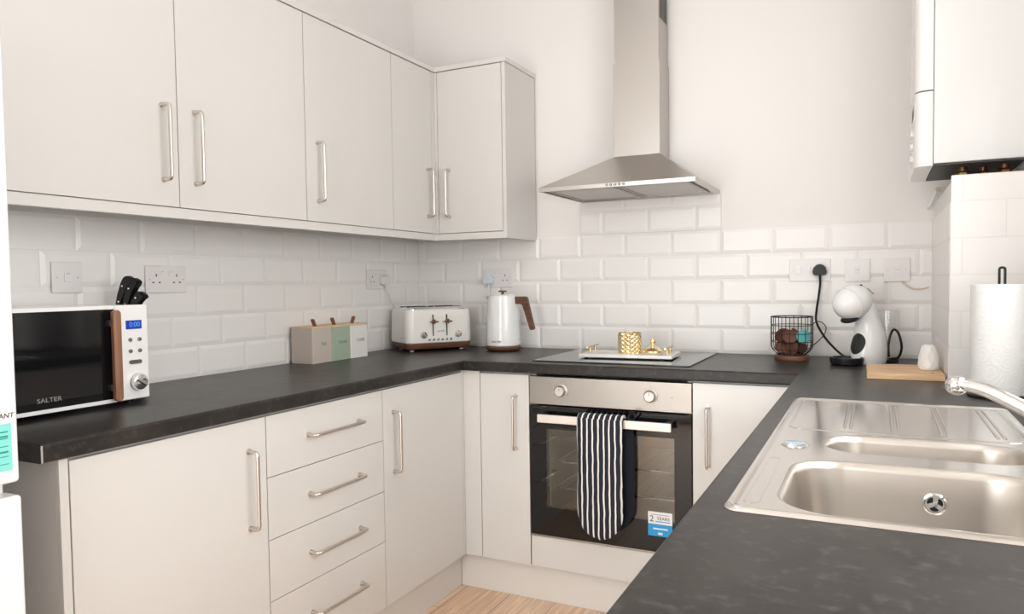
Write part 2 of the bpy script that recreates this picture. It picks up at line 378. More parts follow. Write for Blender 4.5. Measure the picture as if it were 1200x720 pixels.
# tiled boxing below the boiler
BT = 1.484
wx = struct(obj('wall_boxing', box(bx(XB+.008, XW, YX+.008, YX+.03, 0, BT), XB+.008, XB+.03, YX+.03, .003, 0, BT-.01), M['wall'], smooth=0))
grout('tile_grout', box(bx(XB+.004, XW, YX+.003, YX+.008, ZT-.04, BT+.002), XB+.003, XB+.0079, YX+.008, .003, ZT-.04, KT), wx)
tileobj(tiles(XB, XW, range(0, 6), (2.14, 2.24), [(XB+.002, XW, Z0T, BT)], lambda u, z, h: (u, YX+.003-h, z), .0018), wx)
tileobj(tiles(YX, 0, range(0, 5), (-.62, -.52), [(YX+.006, -.0015, Z0T, KT)], lambda u, z, h: (XB+.003-h, u, z), .0024), wx)

grout('corner_grout', bx(-.003, .0014, -.0014, .003, ZT, KT), wb)
grout('corner_grout', bx(XB-.0014, XB+.003, -.0014, .003, ZT, KT), wx)
# ------------------------------------------------------------------ worktop (one U-shaped slab, sink cut out)
SX0, SX1, SY0, SY1 = 1.87, 2.275, -2.072, -1.14
def worktop():
    bm = B()
    xs = [.0045, .60, 1.81, SX0, SX1, XB+.0, XW]; xs = sorted(set([.0045, .60, 1.81, SX0, XB-.004, SX1, XW-.002]))
    ys = sorted([-3.35, -2.1875, SY0, SY1, YX-.004, -.60, -.0045])
    V = {}
    def v(x, y):
        if (x, y) not in V: V[(x, y)] = bm.verts.new((x, y, ZT))
        return V[(x, y)]
    for i in range(len(xs)-1):
        for j in range(len(ys)-1):
            cx, cy = (xs[i]+xs[i+1])/2, (ys[j]+ys[j+1])/2
            inl = cx < .6 and cy > -2.1875; inb = cy > -.6; inr = cx > 1.81
            if not (inl or inb or inr): continue
            if SX0 < cx < SX1 and SY0 < cy < SY1: continue
            if cx > XB-.004 and cy > YX-.004: continue
            bm.faces.new((v(xs[i], ys[j]), v(xs[i+1], ys[j]), v(xs[i+1], ys[j+1]), v(xs[i], ys[j+1])))
    top = list(bm.faces)
    r = bmesh.ops.extrude_face_region(bm, geom=top)
    nv = [g for g in r['geom'] if isinstance(g, bmesh.types.BMVert)]
    bmesh.ops.translate(bm, verts=nv, vec=(0, 0, -.0385))
    bmesh.ops.recalc_face_normals(bm, faces=bm.faces)
    bmesh.ops.dissolve_limit(bm, angle_limit=.01, verts=bm.verts, edges=bm.edges, delimit={'NORMAL'})
    # soften the long front edges
    es = []
    for e in bm.edges:
        a, b = e.verts
        if abs(a.co.z-b.co.z) > 1e-4: continue
        x, y = (a.co.x+b.co.x)/2, (a.co.y+b.co.y)/2
        fr = (abs(x-.6) < 1e-3 and abs(a.co.x-b.co.x) < 1e-4) or (abs(y+.6) < 1e-3 and abs(a.co.y-b.co.y) < 1e-4 and .5 < x < 1.9) or (abs(x-1.81) < 1e-3 and abs(a.co.x-b.co.x) < 1e-4)
        if fr and len(e.link_faces) == 2 and e.calc_face_angle() > 1: es.append(e)
    bmesh.ops.bevel(bm, geom=es, offset=.007, segments=4, profile=.5, affect='EDGES')
    return bm
wt = obj('worktop', worktop(), M['top'], smooth=30)
tag(wt, 'dark slate grey laminate worktop running in a U around the kitchen', 'worktop')
obj('end_strip', bx(.5985, .6008, -2.1890, -2.185, ZT-.037, ZT-.003, .001), M['worn'], wt)['label'] = 'worn pale corner edge'
# thin mitre joints
for jx in (.597, 1.8115): obj('joint_strip', bx(jx, jx+.0015, -.6, -.05, ZT-.0002, ZT+.0003), M['black'], wt)

# ------------------------------------------------------------------ cabinets
def bar_handle(parent, x, z, L=.2, horiz=False, yf=0):
    so = .032
    if horiz: pts = [(x-L/2, yf, z), (x-L/2, yf-so, z), (x+L/2, yf-so, z), (x+L/2, yf, z)]
    else: pts = [(x, yf, z-L/2), (x, yf-so, z-L/2), (x, yf-so, z+L/2), (x, yf, z+L/2)]
    bm = tube(B(), smooth_path(pts, .012, 5), .0050, 12)
    for p in (pts[0], pts[-1]):
        q = Vector(p); tube(bm, [q, q+Vector((0, -.004, 0))], .0075, 12)
    return obj('handle', bm, M['steel_bar'], parent, smooth=60)
DT = .018
def front(name, parent, x0, x1, z0, z1):
    g = .0010
    d = obj(name, bx(x0+g, x1-g, -DT, -.0008, z0+g, z1-g, .0012), M['gloss'], parent)
    return d
def carcass(parent, w, z0, z1, depth):
    bm = bx(0.0008, .018, 0, depth, z0, z1); box(bm, w-.018, w-.0008, 0, depth, z0, z1); box(bm, .018, w-.018, 0, depth, z0, z0+.018)
    box(bm, .018, w-.018, depth-.01, depth, z0+.018, z1); box(bm, .018, w-.018, 0, depth-.01, z1-.018, z1)
    return obj('carcass', bm, M['carc'], parent, smooth=0)
ZB0, ZB1 = .1428, .864
def base_unit(label, w, loc, rz, doors=(), drawers=(), group=None, depth=.55):
    t = thing('base_cabinet', label, 'cabinet', loc, rz, group)
    carcass(t, w, .145, .868, depth)
    for (x0, x1, hx) in doors:
        d = front('door', t, x0, x1, ZB0, ZB1)
        if hx is not None: bar_handle(d, hx, .683, .2, yf=-DT)
    for (z0, z1, hz) in drawers:
        d = front('drawer', t, 0, w, z0, z1); bar_handle(d, w*.53, hz, .222, True, -DT)
    return t
LF = .567     # carcass front of the left run -> door face at .585
base_unit('white gloss base cabinet under the microwave, one wide door', .522, (LF, -2.127, 0), R(90), doors=[(0, .522, .461)])
base_unit('white gloss base cabinet with a stack of four drawers', .506, (LF, -1.604, 0), R(90),
          drawers=[(.698, ZB1, .785), (.530, .698, .616), (.3635, .530, .448), (ZB0, .3635, .272)])
base_unit('white gloss base cabinet between the drawers and the corner post', .505, (LF, -1.097, 0), R(90), doors=[(0, .505, .054)])
base_unit('narrow white gloss base cabinet just left of the oven', .208, (.659, -.559, 0), 0, doors=[(0, .208, .154)])
base_unit('white gloss base cabinet just right of the oven', .325, (1.4755, -.559, 0), 0, doors=[(0, .325, .052)])
for i, (y0, w) in enumerate(((-.62, .6), (-1.222, .8), (-2.024, .6), (-2.626, .6))):
    if i == 1:
        t = thing('base_cabinet', 'two-door white gloss base cabinet under the sink', 'cabinet', (1.846, y0, 0), R(-90))
        bm = bx(0.0008, .018, 0, .55, .145, .868); box(bm, w-.018, w-.0008, 0, .55, .145, .868); box(bm, .018, w-.018, 0, .55, .145, .163)
        obj('carcass', bm, M['carc'], t, smooth=0)
        for a, b, h in ((0, .4, .35), (.4, .8, .45)): bar_handle(front('door', t, a, b, ZB0, ZB1), h, .683, .2, yf=-DT)
    else:
        base_unit(['white gloss base cabinet beside the inner corner on the sink side', '', 'white gloss base cabinet on the sink side next to the camera', 'white gloss base cabinet last of the sink run'][i], w, (1.846, y0, 0), R(-90), doors=[(0, w, .05)])
ep = obj('end_panel', bx(.03, .572, -2.147, -2.1285, .001, .871, .001), M['carc'])
tag(ep, 'white side panel closing the base cabinets beside the fridge', 'panel')
obj('edging', bx(.572, .5845, -2.147, -2.1285, .001, .871, .001), M['gloss'], ep)
cp = obj('corner_post', box(bx(.5855, .6575, -.577, -.559, ZB0, .8705, .0015), .567, .585, -.5905, -.560, ZB0, .8705, .0015), M['gloss'])
tag(cp, 'white gloss corner post between the two runs of base cabinets', 'corner post')
# plinths
p1 = obj('plinth', bx(.525, .543, -2.127, -.5435, .0005, .1425, .001), M['plinth']); tag(p1, 'long white plinth board under the drawer cabinet run', 'plinth')
p2 = obj('plinth', bx(.5435, 1.87, -.543, -.525, .0005, .1425, .001), M['plinth']); tag(p2, 'white plinth board under the oven', 'plinth')
p3 = obj('plinth', bx(1.8705, 1.888, -3.22, -.5435, .0005, .1425, .001), M['plinth']); tag(p3, 'long white plinth board under the sink cabinets', 'plinth')

# wall units (door face x = .2975)
WZ0, WZ1 = 1.4265, 2.1235
def wall_unit(label, w, loc, rz, door, hx, depth):
    t = thing('wall_cabinet', label, 'cabinet', loc, rz)
    c = carcass(t, w, 0, WZ1-WZ0, depth)
    d = front('door', t, door[0], door[1], 0, WZ1-WZ0)
    bar_handle(d, hx, 1.598-WZ0, .2, yf=-DT)
    return t
WFx = .2795
wall_unit('white gloss wall cabinet above the microwave, at the left edge', .506, (WFx, -2.118, WZ0), R(90), (0, .506), .457, .274)
wall_unit('white gloss wall cabinet above the double socket, handle on its left', .503, (WFx, -1.6115, WZ0), R(90), (0, .503), .055, .274)
wall_unit('white gloss wall cabinet above the storage tins', .494, (WFx, -1.1075, WZ0), R(90), (0, .494), .056, .274)
wall_unit('narrower white gloss wall cabinet running into the corner post', .585, (WFx, -.6125, WZ0), R(90), (0, .287), .249, .274)
wall_unit('white gloss wall cabinet on the back wall left of the hood', .3145, (.3105, -.2795, WZ0), 0, (0, .3145), .056, .274)
sp = obj('side_panel', bx(.6262, .6425, -.2975, -.0045, WZ0-.03, WZ1, .001), M['carc']); tag(sp, 'off-white side panel closing the wall cabinets, facing the hood', 'panel')
cp2 = obj('corner_post', box(bx(.2795, .2973, -.3240, -.2805, WZ0, WZ1, .0012), .2974, .3095, -.2975, -.2805, WZ0, WZ1, .0012), M['gloss']); tag(cp2, 'white corner post between the wall cabinet doors', 'corner post')
# pelmet + cornice: L-shaped strips
def lstrip(z0, z1, o, th):
    bm = B(); pts = [(.2795-th+o, -2.118), (.2795+o, -2.118), (.2795+o, -.2795-o), (.6257, -.2795-o), (.6257, -.2795-o+th), (.2795+o-th, -.2795-o+th)]
    prism(bm, pts, z0, z1); bmesh.ops.bevel(bm, geom=list(bm.edges), offset=.001, segments=1, affect='EDGES'); return bm
pel = obj('pelmet', lstrip(1.3968, 1.4245, .018, .02), M['gloss'], smooth=30); tag(pel, 'narrow white light pelmet under the wall cabinets', 'pelmet')
bm = B(); prism(bm, [(.0, -2.118), (.302, -2.118), (.302, -.302), (.647, -.302), (.647, -.001), (.0, -.001)], WZ1+.0015, 2.1445)
bmesh.ops.bevel(bm, geom=list(bm.edges), offset=.0015, segments=1, affect='EDGES')
cor = obj('cornice', bm, M['gloss'], smooth=30); tag(cor, 'white cornice board lying on top of the wall cabinets', 'cornice')

# ------------------------------------------------------------------ oven
ov = thing('oven', 'built-in steel and black glass oven under the hob', 'oven', (.869, -.555, 0))
W = .605
obj('casing', box(box(bx(.0, .02, 0, .5, .262, .866), W-.02, W, 0, .5, .262, .866), .02, W-.02, .48, .5, .262, .866), M['darkin'], ov, smooth=0)
cav = B(); box(cav, .06, .065, .02, .42, .33, .72); box(cav, W-.065, W-.06, .02, .42, .33, .72); box(cav, .06, W-.06, .42, .425, .33, .72); box(cav, .06, W-.06, .02, .42, .325, .33); box(cav, .06, W-.06, .02, .42, .72, .725)
obj('cavity', cav, M['darkin'], ov, smooth=0)
obj('control_panel', bx(.001, W-.001, -.023, 0, .757, .860, .002), M['steel_o'], ov)
for kx in (.129, .463):
    kn = obj('knob', rot_bm(lathe(B(), [(.0, 0), (.0245, 0), (.0245, .003), (.020, .005), (.0188, .02), (.0165, .0225), (.0, .0225)], n=32), Matrix.Rotation(R(90), 4, 'X')), M['knobsteel'], ov, (kx, -.023, .8105))
    obj('pointer', bx(-.001, .001, -.0235, -.022, .003, .014), M['mark'], kn, smooth=0)
    mk = B()
    for a in range(0, 360, 40):
        c = Vector((kx+.0300*math.sin(R(a)), -.0234, .8105+.0300*math.cos(R(a)))); box(mk, c.x-.0014, c.x+.0014, c.y-.0003, c.y+.0003, c.z-.0014, c.z+.0014)
    obj('dial_marks', mk, M['mark'], ov, smooth=0)
obj('indicator_lamp', ellip(B(), (.537, -.0232, .809), (.002, .001, .002), 10, 6), M['mark'], ov)
# door : black glass with a window
dz0, dz1 = .268, .752
df = B(); a, b, c, d = .068, .545, .375, .668
for q in ((.002, a, dz0, dz1), (b, W-.002, dz0, dz1), (a, b, dz0, c), (a, b, d, dz1)): box(df, q[0], q[1], -.025, -.003, q[2], q[3])
bmesh.ops.remove_doubles(df, verts=df.verts, dist=1e-5)
dr = obj('door', df, M['glassblk'], ov, smooth=0); dr['label'] = 'black glass oven door'
obj('window_pane', bx(a, b, -.0255, -.022, c, d), M['ovenpane'], dr, smooth=0)
obj('trim_strip', bx(.002, W-.002, -.026, -.003, .2615, .2675, .001), M['steel_o'], ov)
hb = B(); box(hb, .052, .545, -.072, -.060, .698, .728, .003)
hh = obj('handle', hb, M['steel_m'], dr); hh['label'] = 'flat steel bar handle'
for hx in (.066, .530): obj('handle_mount', bx(hx-.012, hx+.012, -.0605, -.0245, .702, .726, .003), M['black'], hh)
for z in (.43, .53):
    rk = B()
    tube(rk, smooth_path([(.07, .04, z), (.07, .40, z), (W-.07, .40, z), (W-.07, .04, z)], .02), .003, 8)
    tube(rk, [(.07, .05, z), (W-.07, .05, z)], .003, 8)
    for i in range(9): tube(rk, [(.11+i*.048, .05, z), (.11+i*.048, .40, z)], .0018, 6)
    obj('shelf_rack', rk, M['chrome'], ov)
st = obj('sticker', box(bx(.452, .537, -.0259, -.0256, .366, .409), .452, .537, -.0259, -.0256, .324, .366), [M['whitepaper'], M['bluepaper']], ov, smooth=0)
for p in st.data.polygons:
    if p.center.z < .366: p.material_index = 1
text('lettering', '2', .030, M['ink'], st, (.465, -.0262, .383))
text('lettering', 'YEARS', .016, M['ink'], st, (.505, -.0262, .386), sx=1)
for za, zb, xa, xb, mm in ((.3735, .3765, .478, .530, 'bluepaper'), (.398, .400, .462, .525, 'lettering_grey'), (.3475, .3525, .470, .522, 'whitepaper')):
    obj('print_line', bx(xa, xb, -.0262, -.0258, za, zb), M[mm], st, smooth=0)
obj('logo', bx(.487, .503, -.0262, -.0258, .330, .337, .0001), M['whitepaper'], st, smooth=0)
fp = obj('filler_panel', bx(.8705, 1.4735, -.577, -.559, ZB0+.001, .2595, .0012), M['gloss']); tag(fp, 'white gloss filler panel directly below the oven door', 'panel')

# double oven glove over the handle
def glove_pad(x0, x1, z0, z1, yc, t, seed, top_round=False):
    bm = B(); nx, nz = 20, 40; w2 = (x1-x0)/2; cx = (x0+x1)/2; rr = w2
    def P(i, j, s):
        v = j/nz; z = z1-(z1-z0)*v; hw = w2*(1+.02*math.sin(9*v+seed))
        dz = z-z0
        if dz < rr*1.15: hw *= math.sqrt(max(0.0, 1-((rr*1.15-dz)/(rr*1.15))**2))
        hw = max(hw, .004); u = -1+2*i/nx
        e = max(0, 1-abs(u)**5)**.5*min(1, (dz/.02)**.5 if dz > 0 else 0)
        q = .35*noise.noise(Vector((u*2+seed, z*22, s)))
        return (cx+hw*u, yc+s*t*(.18+.82*e)+q*t*(1 if s < 0 else .5), z)
    fr = [[bm.verts.new(P(i, j, -1)) for i in range(nx+1)] for j in range(nz+1)]
    bk = [[bm.verts.new(P(i, j, 1)) for i in range(nx+1)] for j in range(nz+1)]
    for g in (fr, bk):
        for j in range(nz):
            for i in range(nx): bm.faces.new((g[j][i], g[j][i+1], g[j+1][i+1], g[j+1][i]))
    for j in range(nz):
        for i in (0, nx): bm.faces.new((fr[j][i], bk[j][i], bk[j+1][i], fr[j+1][i]))
    for i in range(nx):
        for j in (0, nz): bm.faces.new((fr[j][i], fr[j][i+1], bk[j][i+1], bk[j][i]))
    return bm
gl = thing('oven_glove', 'black and white striped double oven glove hanging over the oven handle', 'oven glove', (1.16, -.62, .29))
obj('front_pad', glove_pad(-.074, .090, .016, .441, -.026, .011, 1.3), M['stripe'], gl, smooth=80)
o = obj('back_pad', glove_pad(-.045, .118, .035, .441, .022, .011, 4.1), M['navy'], gl, smooth=80); o['label'] = 'plain navy lining side'
sd = B(); rings = []
for k in range(9):
    a = PI*k/8; rings.append([(x, -.002-.0265*math.cos(a), .438+.017*math.sin(a)) for x in (-.073, .089)]+[(x, -.002-.0185*math.cos(a), .436+.0095*math.sin(a)) for x in (.089, -.073)])
loft(sd, rings); obj('fold', sd, M['stripe'], gl, smooth=60)
obj('hanging_loop', tube(B(), crom([(.095, .004, .43), (.112, -.006, .46), (.122, -.012, .474), (.126, .004, .45), (.11, .012, .43)], 5), .0035, 8), M['navy'], gl)

# ------------------------------------------------------------------ hob + tray
hob = obj('hob', bx(.863, 1.456, -.533, -.028, ZT+.0004, ZT+.0048, .0014), M['hob']); tag(hob, 'black glass ceramic hob set on the worktop under the hood', 'hob')
for (x, y, r) in ((1.02, -.40, .09), (1.02, -.16, .072), (1.30, -.16, .09), (1.30, -.40, .072)):
    bm = B(); tube(bm, [(x+r*math.cos(2*PI*i/48), y+r*math.sin(2*PI*i/48), ZT+.0043) for i in range(48)], .0006, 4, closed=True); obj('cooking_zone', bm, M['mark'], hob)
ty = thing('serving_tray', 'white marble serving tray with brass handles on the hob', 'tray', (1.175, -.308, ZT+.005), R(3.5))
obj('tray_top', bx(-.178, .178, -.094, .094, .004, .0165, .002), M['marble'], ty)
for sx in (-1, 1):
    h = B(); x = sx*.150
    tube(h, [(x, -.075, .040), (x, .075, .040)], .0034, 10)
    for y in (-.032, .032): tube(h, [(x, y, .0160), (x, y, .040)], .0042, 10); tube(h, [(x, y, .0160), (x, y, .0180)], .0065, 12)
    obj('handle', h, M['goldb'], ty)
    for y in (-.07, .07): obj('foot', lathe(B(), [(.007, 0), (.008, .0042)], (sx*.155, y), 14), M['blackm'], ty)
TZ = ZT+.005+.0168
jar = thing('glass_jar', 'gold ribbed candle jar standing open on the marble tray', 'jar', (1.171, -.30, TZ))
bm = B(); n = 140; rings = []
H = .078
for k in range(49):
    z = H*k/48; ring = []
    for i in range(n):
        a = 2*PI*i/n
        w = abs(((a*14/(2*PI)+z*62) % 1)-.5)+abs(((a*14/(2*PI)-z*62) % 1)-.5)
        r = .0405+.0062*w
        ring.append((r*math.cos(a), r*math.sin(a), z))
    rings.append(ring)
for rr, z in ((.0445, H), (.040, H), (.039, .01)): rings.append([(rr*math.cos(2*PI*i/n), rr*math.sin(2*PI*i/n), z) for i in range(n)])
loft(bm, rings); obj('jar_body', bm, M['gold'], jar, smooth=25)
lid = obj('jar_lid', lathe(B(), [(0, 0), (.040, 0), (.042, .004), (.040, .010), (.030, .018), (.018, .0235), (.009, .027), (.006, .032), (.0095, .038), (.011, .045), (.009, .052), (.0055, .057), (0, .058)], n=40), M['gold'], None, (1.263, -.302, TZ), smooth=30)
tag(lid, 'domed gold jar lid with a knob lying beside the ribbed jar', 'lid')

# ------------------------------------------------------------------ extractor hood
hd = thing('extractor_hood', 'brushed steel chimney extractor hood on the back wall above the hob', 'hood', (1.160, 0, 1.555))
hx0, hx1, hy = -.300, .300, -.452
bm = B()      # canopy frustum, hollow below
zt = .160
cb = [(hx0, hy, .0), (hx1, hy, .0), (hx1, -.006, .0), (hx0, -.006, .0)]
cb2 = [(hx0, hy, .0145), (hx1, hy, .0145), (hx1, -.006, .0145), (hx0, -.006, .0145)]
ct = [(-.096, -.152, zt), (.094, -.152, zt), (.094, -.006, zt), (-.096, -.006, zt)]
ins = lambda r, d, dz: [(p[0]+(d if p[0] < 0 else -d), p[1]+(d if p[1] < -.1 else -d), p[2]+dz) for p in r]
loft(bm, [ins(cb, .012, .01), ins(cb, .012, 0), cb, cb2, ct], True, True)
obj('canopy', bm, M['steel_h'], hd, smooth=10)
for (x0, x1) in ((-.272, -.004), (.004, .272)):
    f = B(); box(f, x0, x1, -.425, -.06, .0035, .009, .001)
    o = obj('grease_filter', f, M['filter'], hd)
    obj('filter_frame', box(box(box(bx(x0, x1, -.425, -.413, .001, .0036), x0, x1, -.072, -.06, .001, .0036), x0, x0+.012, -.413, -.072, .001, .0036), x1-.012, x1, -.413, -.072, .001, .0036), M['steel_o'], o, smooth=0)
obj('chimney_lower', bx(-.096, .094, -.152, -.004, zt, .535, .0008), M['steel'], hd)
up = bx(-.0925, .0905, -.1480, -.004, .535, ZC-1.555-.001, .0008); o = obj('chimney_upper', up, M['steel'], hd)
g = B()
for k in range(7): box(g, .0902, .0912, -.13+k*.016, -.122+k*.016, .70, .80)
obj('vent_grille', g, M['blackm'], o, smooth=0)
for x in (-.024, -.0085, .008, .0245, .0405):
    obj('button', rot_bm(lathe(B(), [(0, 0), (.0046, 0), (.0046, .004), (.003, .0062), (0, .0066)], n=16), Matrix.Rotation(R(90), 4, 'X')), M['darksteel'], hd, (x, hy, .0078))

# ------------------------------------------------------------------ boiler
bo = thing('boiler', 'white wall-hung boiler above the tiled boxing in the right corner', 'boiler', (2.13, -.34, 1.535))
h2 = 1.0
bm = bx(.048, XW-2.13-.002, -.205, .19, .006, h2, .004); obj('body', bm, M['white_gl'], bo)
def bfront(z0, z1, d):
    pts = [(.0465, -.207)]
    for k in range(7): a = R(90*k/6); pts.append((.03-.03*math.sin(a)+d, -.177-.03*math.cos(a)))
    for k in range(7): a = R(90*k/6); pts.append((.03-.03*math.cos(a)+d, .162+.03*math.sin(a)))
    pts.append((.0465, .192)); bm = B(); prism(bm, pts, z0, z1); return bm
obj('front_cover', bfront(.222, h2, 0), M['white_gl'], bo)
o = obj('control_flap', bfront(0, .218, .0), M['white_gl'], bo)
for i, z in enumerate((.05, .09, .13)):
    k = obj('dial', rot_bm(lathe(B(), [(0, 0), (.014, 0), (.013, .009), (0, .010)], n=20), Matrix.Rotation(R(-90), 4, 'Y')), M['white_gl'], o, (.004, .0, z))
gr = B()
for k in range(5): box(gr, -.0008, .001, -.10+.02*k, -.092+.02*k, .165, .200)
obj('vent_slots', gr, M['mark'], o, smooth=0)
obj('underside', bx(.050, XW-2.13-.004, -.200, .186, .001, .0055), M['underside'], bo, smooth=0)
for px, py, r, mm in ((.13, -.12, .011, 'brass'), (.185, -.10, .0085, 'copper'), (.235, -.13, .011, 'copper'), (.20, -.02, .0075, 'copper')):
    p = obj('pipe', lathe(B(), [(r, -.12), (r, .0)], (px, py), 16), M['copper'], bo)
    obj('valve_nut', lathe(B(), [(r*1.6, -.040), (r*1.7, -.030), (r*1.7, -.018), (r*1.4, -.012)], (px, py), 6), M[mm], p, smooth=20)
stub = obj('pipe_stub', tube(B(), [(2.196, -.0025, 1.455), (2.199, -.035, 1.462), (2.222, -.045, 1.517)], .005, 10), M['white_pl']); tag(stub, 'thin pipe stub sticking out of the wall under the boiler', 'pipe')
obj('pipe_end', bx(-.008, .008, -.006, .006, -.007, .007, .001), M['cordb'], stub, (2.224, -.045, 1.518))

# ------------------------------------------------------------------ sockets and switches (front faces local -y)
def socket(kind, label, loc, rz, w=.148):
    t = thing('wall_socket' if kind in ('double', 'double_sw') else 'fused_switch', label, 'socket' if kind == 'double' or kind == 'double_sw' else 'switch', loc, rz)
    obj('plate', bx(-w/2, w/2, -.0075, 0, -.043, .043, .0028), M['plate'], t)
    for sx in ((-1, 1)):
        obj('screw', rot_bm(lathe(B(), [(0, 0), (.0026, 0), (.0022, .0012), (0, .0014)], n=12), Matrix.Rotation(R(90), 4, 'X')), M['steel_bar'], t, (sx*(w/2-.0135), -.0075, 0 if kind != 'double' else .0))
    if kind == 'double':
        for cx in (-.037, .037):
            for (dx, dz, a, b) in ((0, .012, .0018, .0042), (-.011, -.010, .0038, .0018), (.011, -.010, .0038, .0018)):
                obj('pin_slot', bx(cx+dx-a, cx+dx+a, -.0078, -.0070, dz-b, dz+b), M['black'], t, smooth=0)
        for cx in (-.0155, .0155):
            obj('rocker', bx(cx-.0075, cx+.0075, -.0095, -.006, .012, .026, .001), M['rocker'], t)
            obj('marker', bx(cx-.004, cx+.004, -.0098, -.0093, .0225, .0238), M['mark'], t, smooth=0)
    elif kind == 'spur':
        obj('fuse_carrier', bx(-.0085, .0085, -.0095, -.006, -.012, .018, .002), M['rocker'], t)
        obj('fuse_line', bx(-.007, .007, -.0098, -.0093, .001, .0022), M['mark'], t, smooth=0)
    elif kind == 'switchfuse':
        obj('rocker', bx(-.010, .010, -.0105, -.006, -.012, .014, .0015), M['rocker'], t)
        obj('marker', bx(-.005, .005, -.0108, -.0103, .010, .0115), M['mark'], t, smooth=0)
    elif kind == 'cooker':
        obj('rocker', bx(-.050, -.030, -.0125, -.006, -.016, .014, .002), M['rocker'], t)
        obj('neon', bx(-.016, -.010, -.0085, -.006, -.012, .012, .001), M['rocker'], t)
        obj('neon', bx(-.004, .002, -.0085, -.006, -.012, .012, .001), M['rocker'], t)
        for (dx, dz, a, b) in ((0, .012, .0018, .0042), (-.011, -.010, .0038, .0018), (.011, -.010, .0038, .0018)):
            obj('pin_slot', bx(.037+dx-a, .037+dx+a, -.0078, -.0070, dz-b, dz+b), M['black'], t, smooth=0)
    return t
TX = .0012     # tile face
socket('switchfuse', 'single square white fuse switch on the tiles above the microwave', (TX, -1.750, 1.238), R(90), .086)
socket('double', 'empty double socket on the tiles right of the knives', (TX, -1.434, 1.233), R(90))
socket('double', 'double socket near the corner holding the toaster plug', (TX, -.343, 1.231), R(90))
socket('double', 'double socket above the kettle holding a bluish white plug', (.4455, -TX, 1.231), 0)
socket('cooker', 'long cooker switch plate with rocker behind the black plug', (1.799, -TX, 1.241), 0)
socket('spur', 'square fused switch plate directly above the coffee machine', (1.966, -TX, 1.238), 0, .086)
socket('spur', 'square fused switch plate nearest the tiled boxing with a beige wire', (2.098, -TX, 1.236), 0, .086)
cw = obj('wire', tube(B(), crom([(2.113, -.014, 1.195), (2.125, -.02, 1.18), (2.15, -.02, 1.166), (2.18, -.016, 1.166), (2.199, -.012, 1.172)], 6), .0027, 8), M['cordb']); tag(cw, 'short beige wire running from the fused switch to the boxing', 'wire')

def plug_bm(w=.05, d=.035):
    pts = [(-w*.42, -.020), (w*.42, -.020), (w*.5, -.012), (w*.48, .004), (w*.34, .016), (w*.14, .023), (-w*.14, .023), (-w*.34, .016), (-w*.48, .004), (-w*.5, -.012)]
    bm = B(); prism(bm, pts, 0, -d, 'y'); bmesh.ops.bevel(bm, geom=list(bm.edges), offset=.004, segments=2, affect='EDGES'); return bm
def cord(name, label, plugm, cordm, loc, rz, pts, r=.0033):
    t = thing(name, label, 'cable', loc, rz)
    p = obj('plug', plug_bm(), plugm, t)
    c = obj('cable', tube(B(), crom(pts, 8), r, 8), cordm, t)
    return t
# toaster (left wall: local x -> world y, local -y -> world +x)
cord('power_cable', 'white power cable with plug running down to the toaster', M['cream_pl'], M['cordw'], (TX+.0082, -.306, 1.228), R(90),
     [(0, -.018, -.018), (0, -.022, -.035), (.012, -.022, -.065), (.04, -.018, -.10), (.075, -.012, -.13), (.085, -.012, -.20), (.075, -.012, -.27), (.10, -.03, -.30)])
cord('power_cable', 'pale power cable with bluish white plug behind the kettle', M['bluewhite'], M['bluewhite'], (.408, -TX-.0082, 1.226), 0,
     [(0, -.018, -.018), (0, -.02, -.06), (.0, -.018, -.14), (.01, -.018, -.22), (.06, -.02, -.29), (.10, -.03, -.303)])
cord('power_cable', 'thick black power cable with black plug beside the coffee machine', M['black'], M['black'], (1.836, -TX-.0082, 1.24), 0,
     [(0, -.018, -.018), (.002, -.020, -.05), (-.003, -.022, -.10), (-.009, -.035, -.15), (-.010, -.05, -.19), (.006, -.07, -.225), (.035, -.10, -.265), (.075, -.13, -.303), (.10, -.13, -.318), (.135, -.12, -.322)], .0043)

# ------------------------------------------------------------------ microwave
mw = thing('microwave', 'white microwave with black glass door and wooden handle on the left worktop', 'microwave', (.318, -1.750, ZT), R(90))
# local: x along the front (0 = right end, negative to the left), -y = towards the room
mx0, mx1, mz0, mz1, md = -.440, .0, .013, .2535, .305
obj('body', bx(mx0, mx1, .0, md, mz0, mz1, .006, 3), M['white_gl'], mw)
obj('control_panel', bx(-.0905, mx1, -.014, -.0002, mz0, mz1, .004, 3), M['white_gl'], mw)
fr = B(); a, b, c, d = mx0+.0, -.092, mz0, mz1
for q in ((a, b, c, c+.009), (a, b, d-.009, d), (a, a+.012, c+.009, d-.009)): box(fr, q[0], q[1], -.014, -.0005, q[2], q[3])
dr = obj('door', fr, M['white_gl'], mw, smooth=0)
gp = obj('door_glass', bx(a+.012, b, -.0132, -.003, c+.009, d-.009), M['glassblk'], dr, smooth=0); gp['label'] = 'black glass pane'
text('lettering', 'SALTER', .0148, M['lettering_grey'], dr, (-.257, -.0137, .0425), sx=1.15)
hb = B(); prism(hb, rrect(-.1115, -.0910, .0178, .2425, .0100, 8), -.038, -.028, 'y'); bmesh.ops.bevel(hb, geom=[e for e in hb.edges if e.calc_face_angle() > .8], offset=.002, segments=2, affect='EDGES')
h = obj('handle', hb, M['walnutv'], dr); h['label'] = 'brown wooden bar handle'
for z in (.05, .21): obj('handle_mount', bx(-.107, -.095, -.030, -.013, z-.008, z+.008, .001), M['steel_bar'], h)
ds = obj('display', bx(-.0625, -.0185, -.0147, -.0135, .192, .2145, .0002), M['blue_disp'], mw, smooth=0)
text('lettering', '0:00', .0175, M['lcd_seg'], ds, (-.0385, -.0150, .2035))
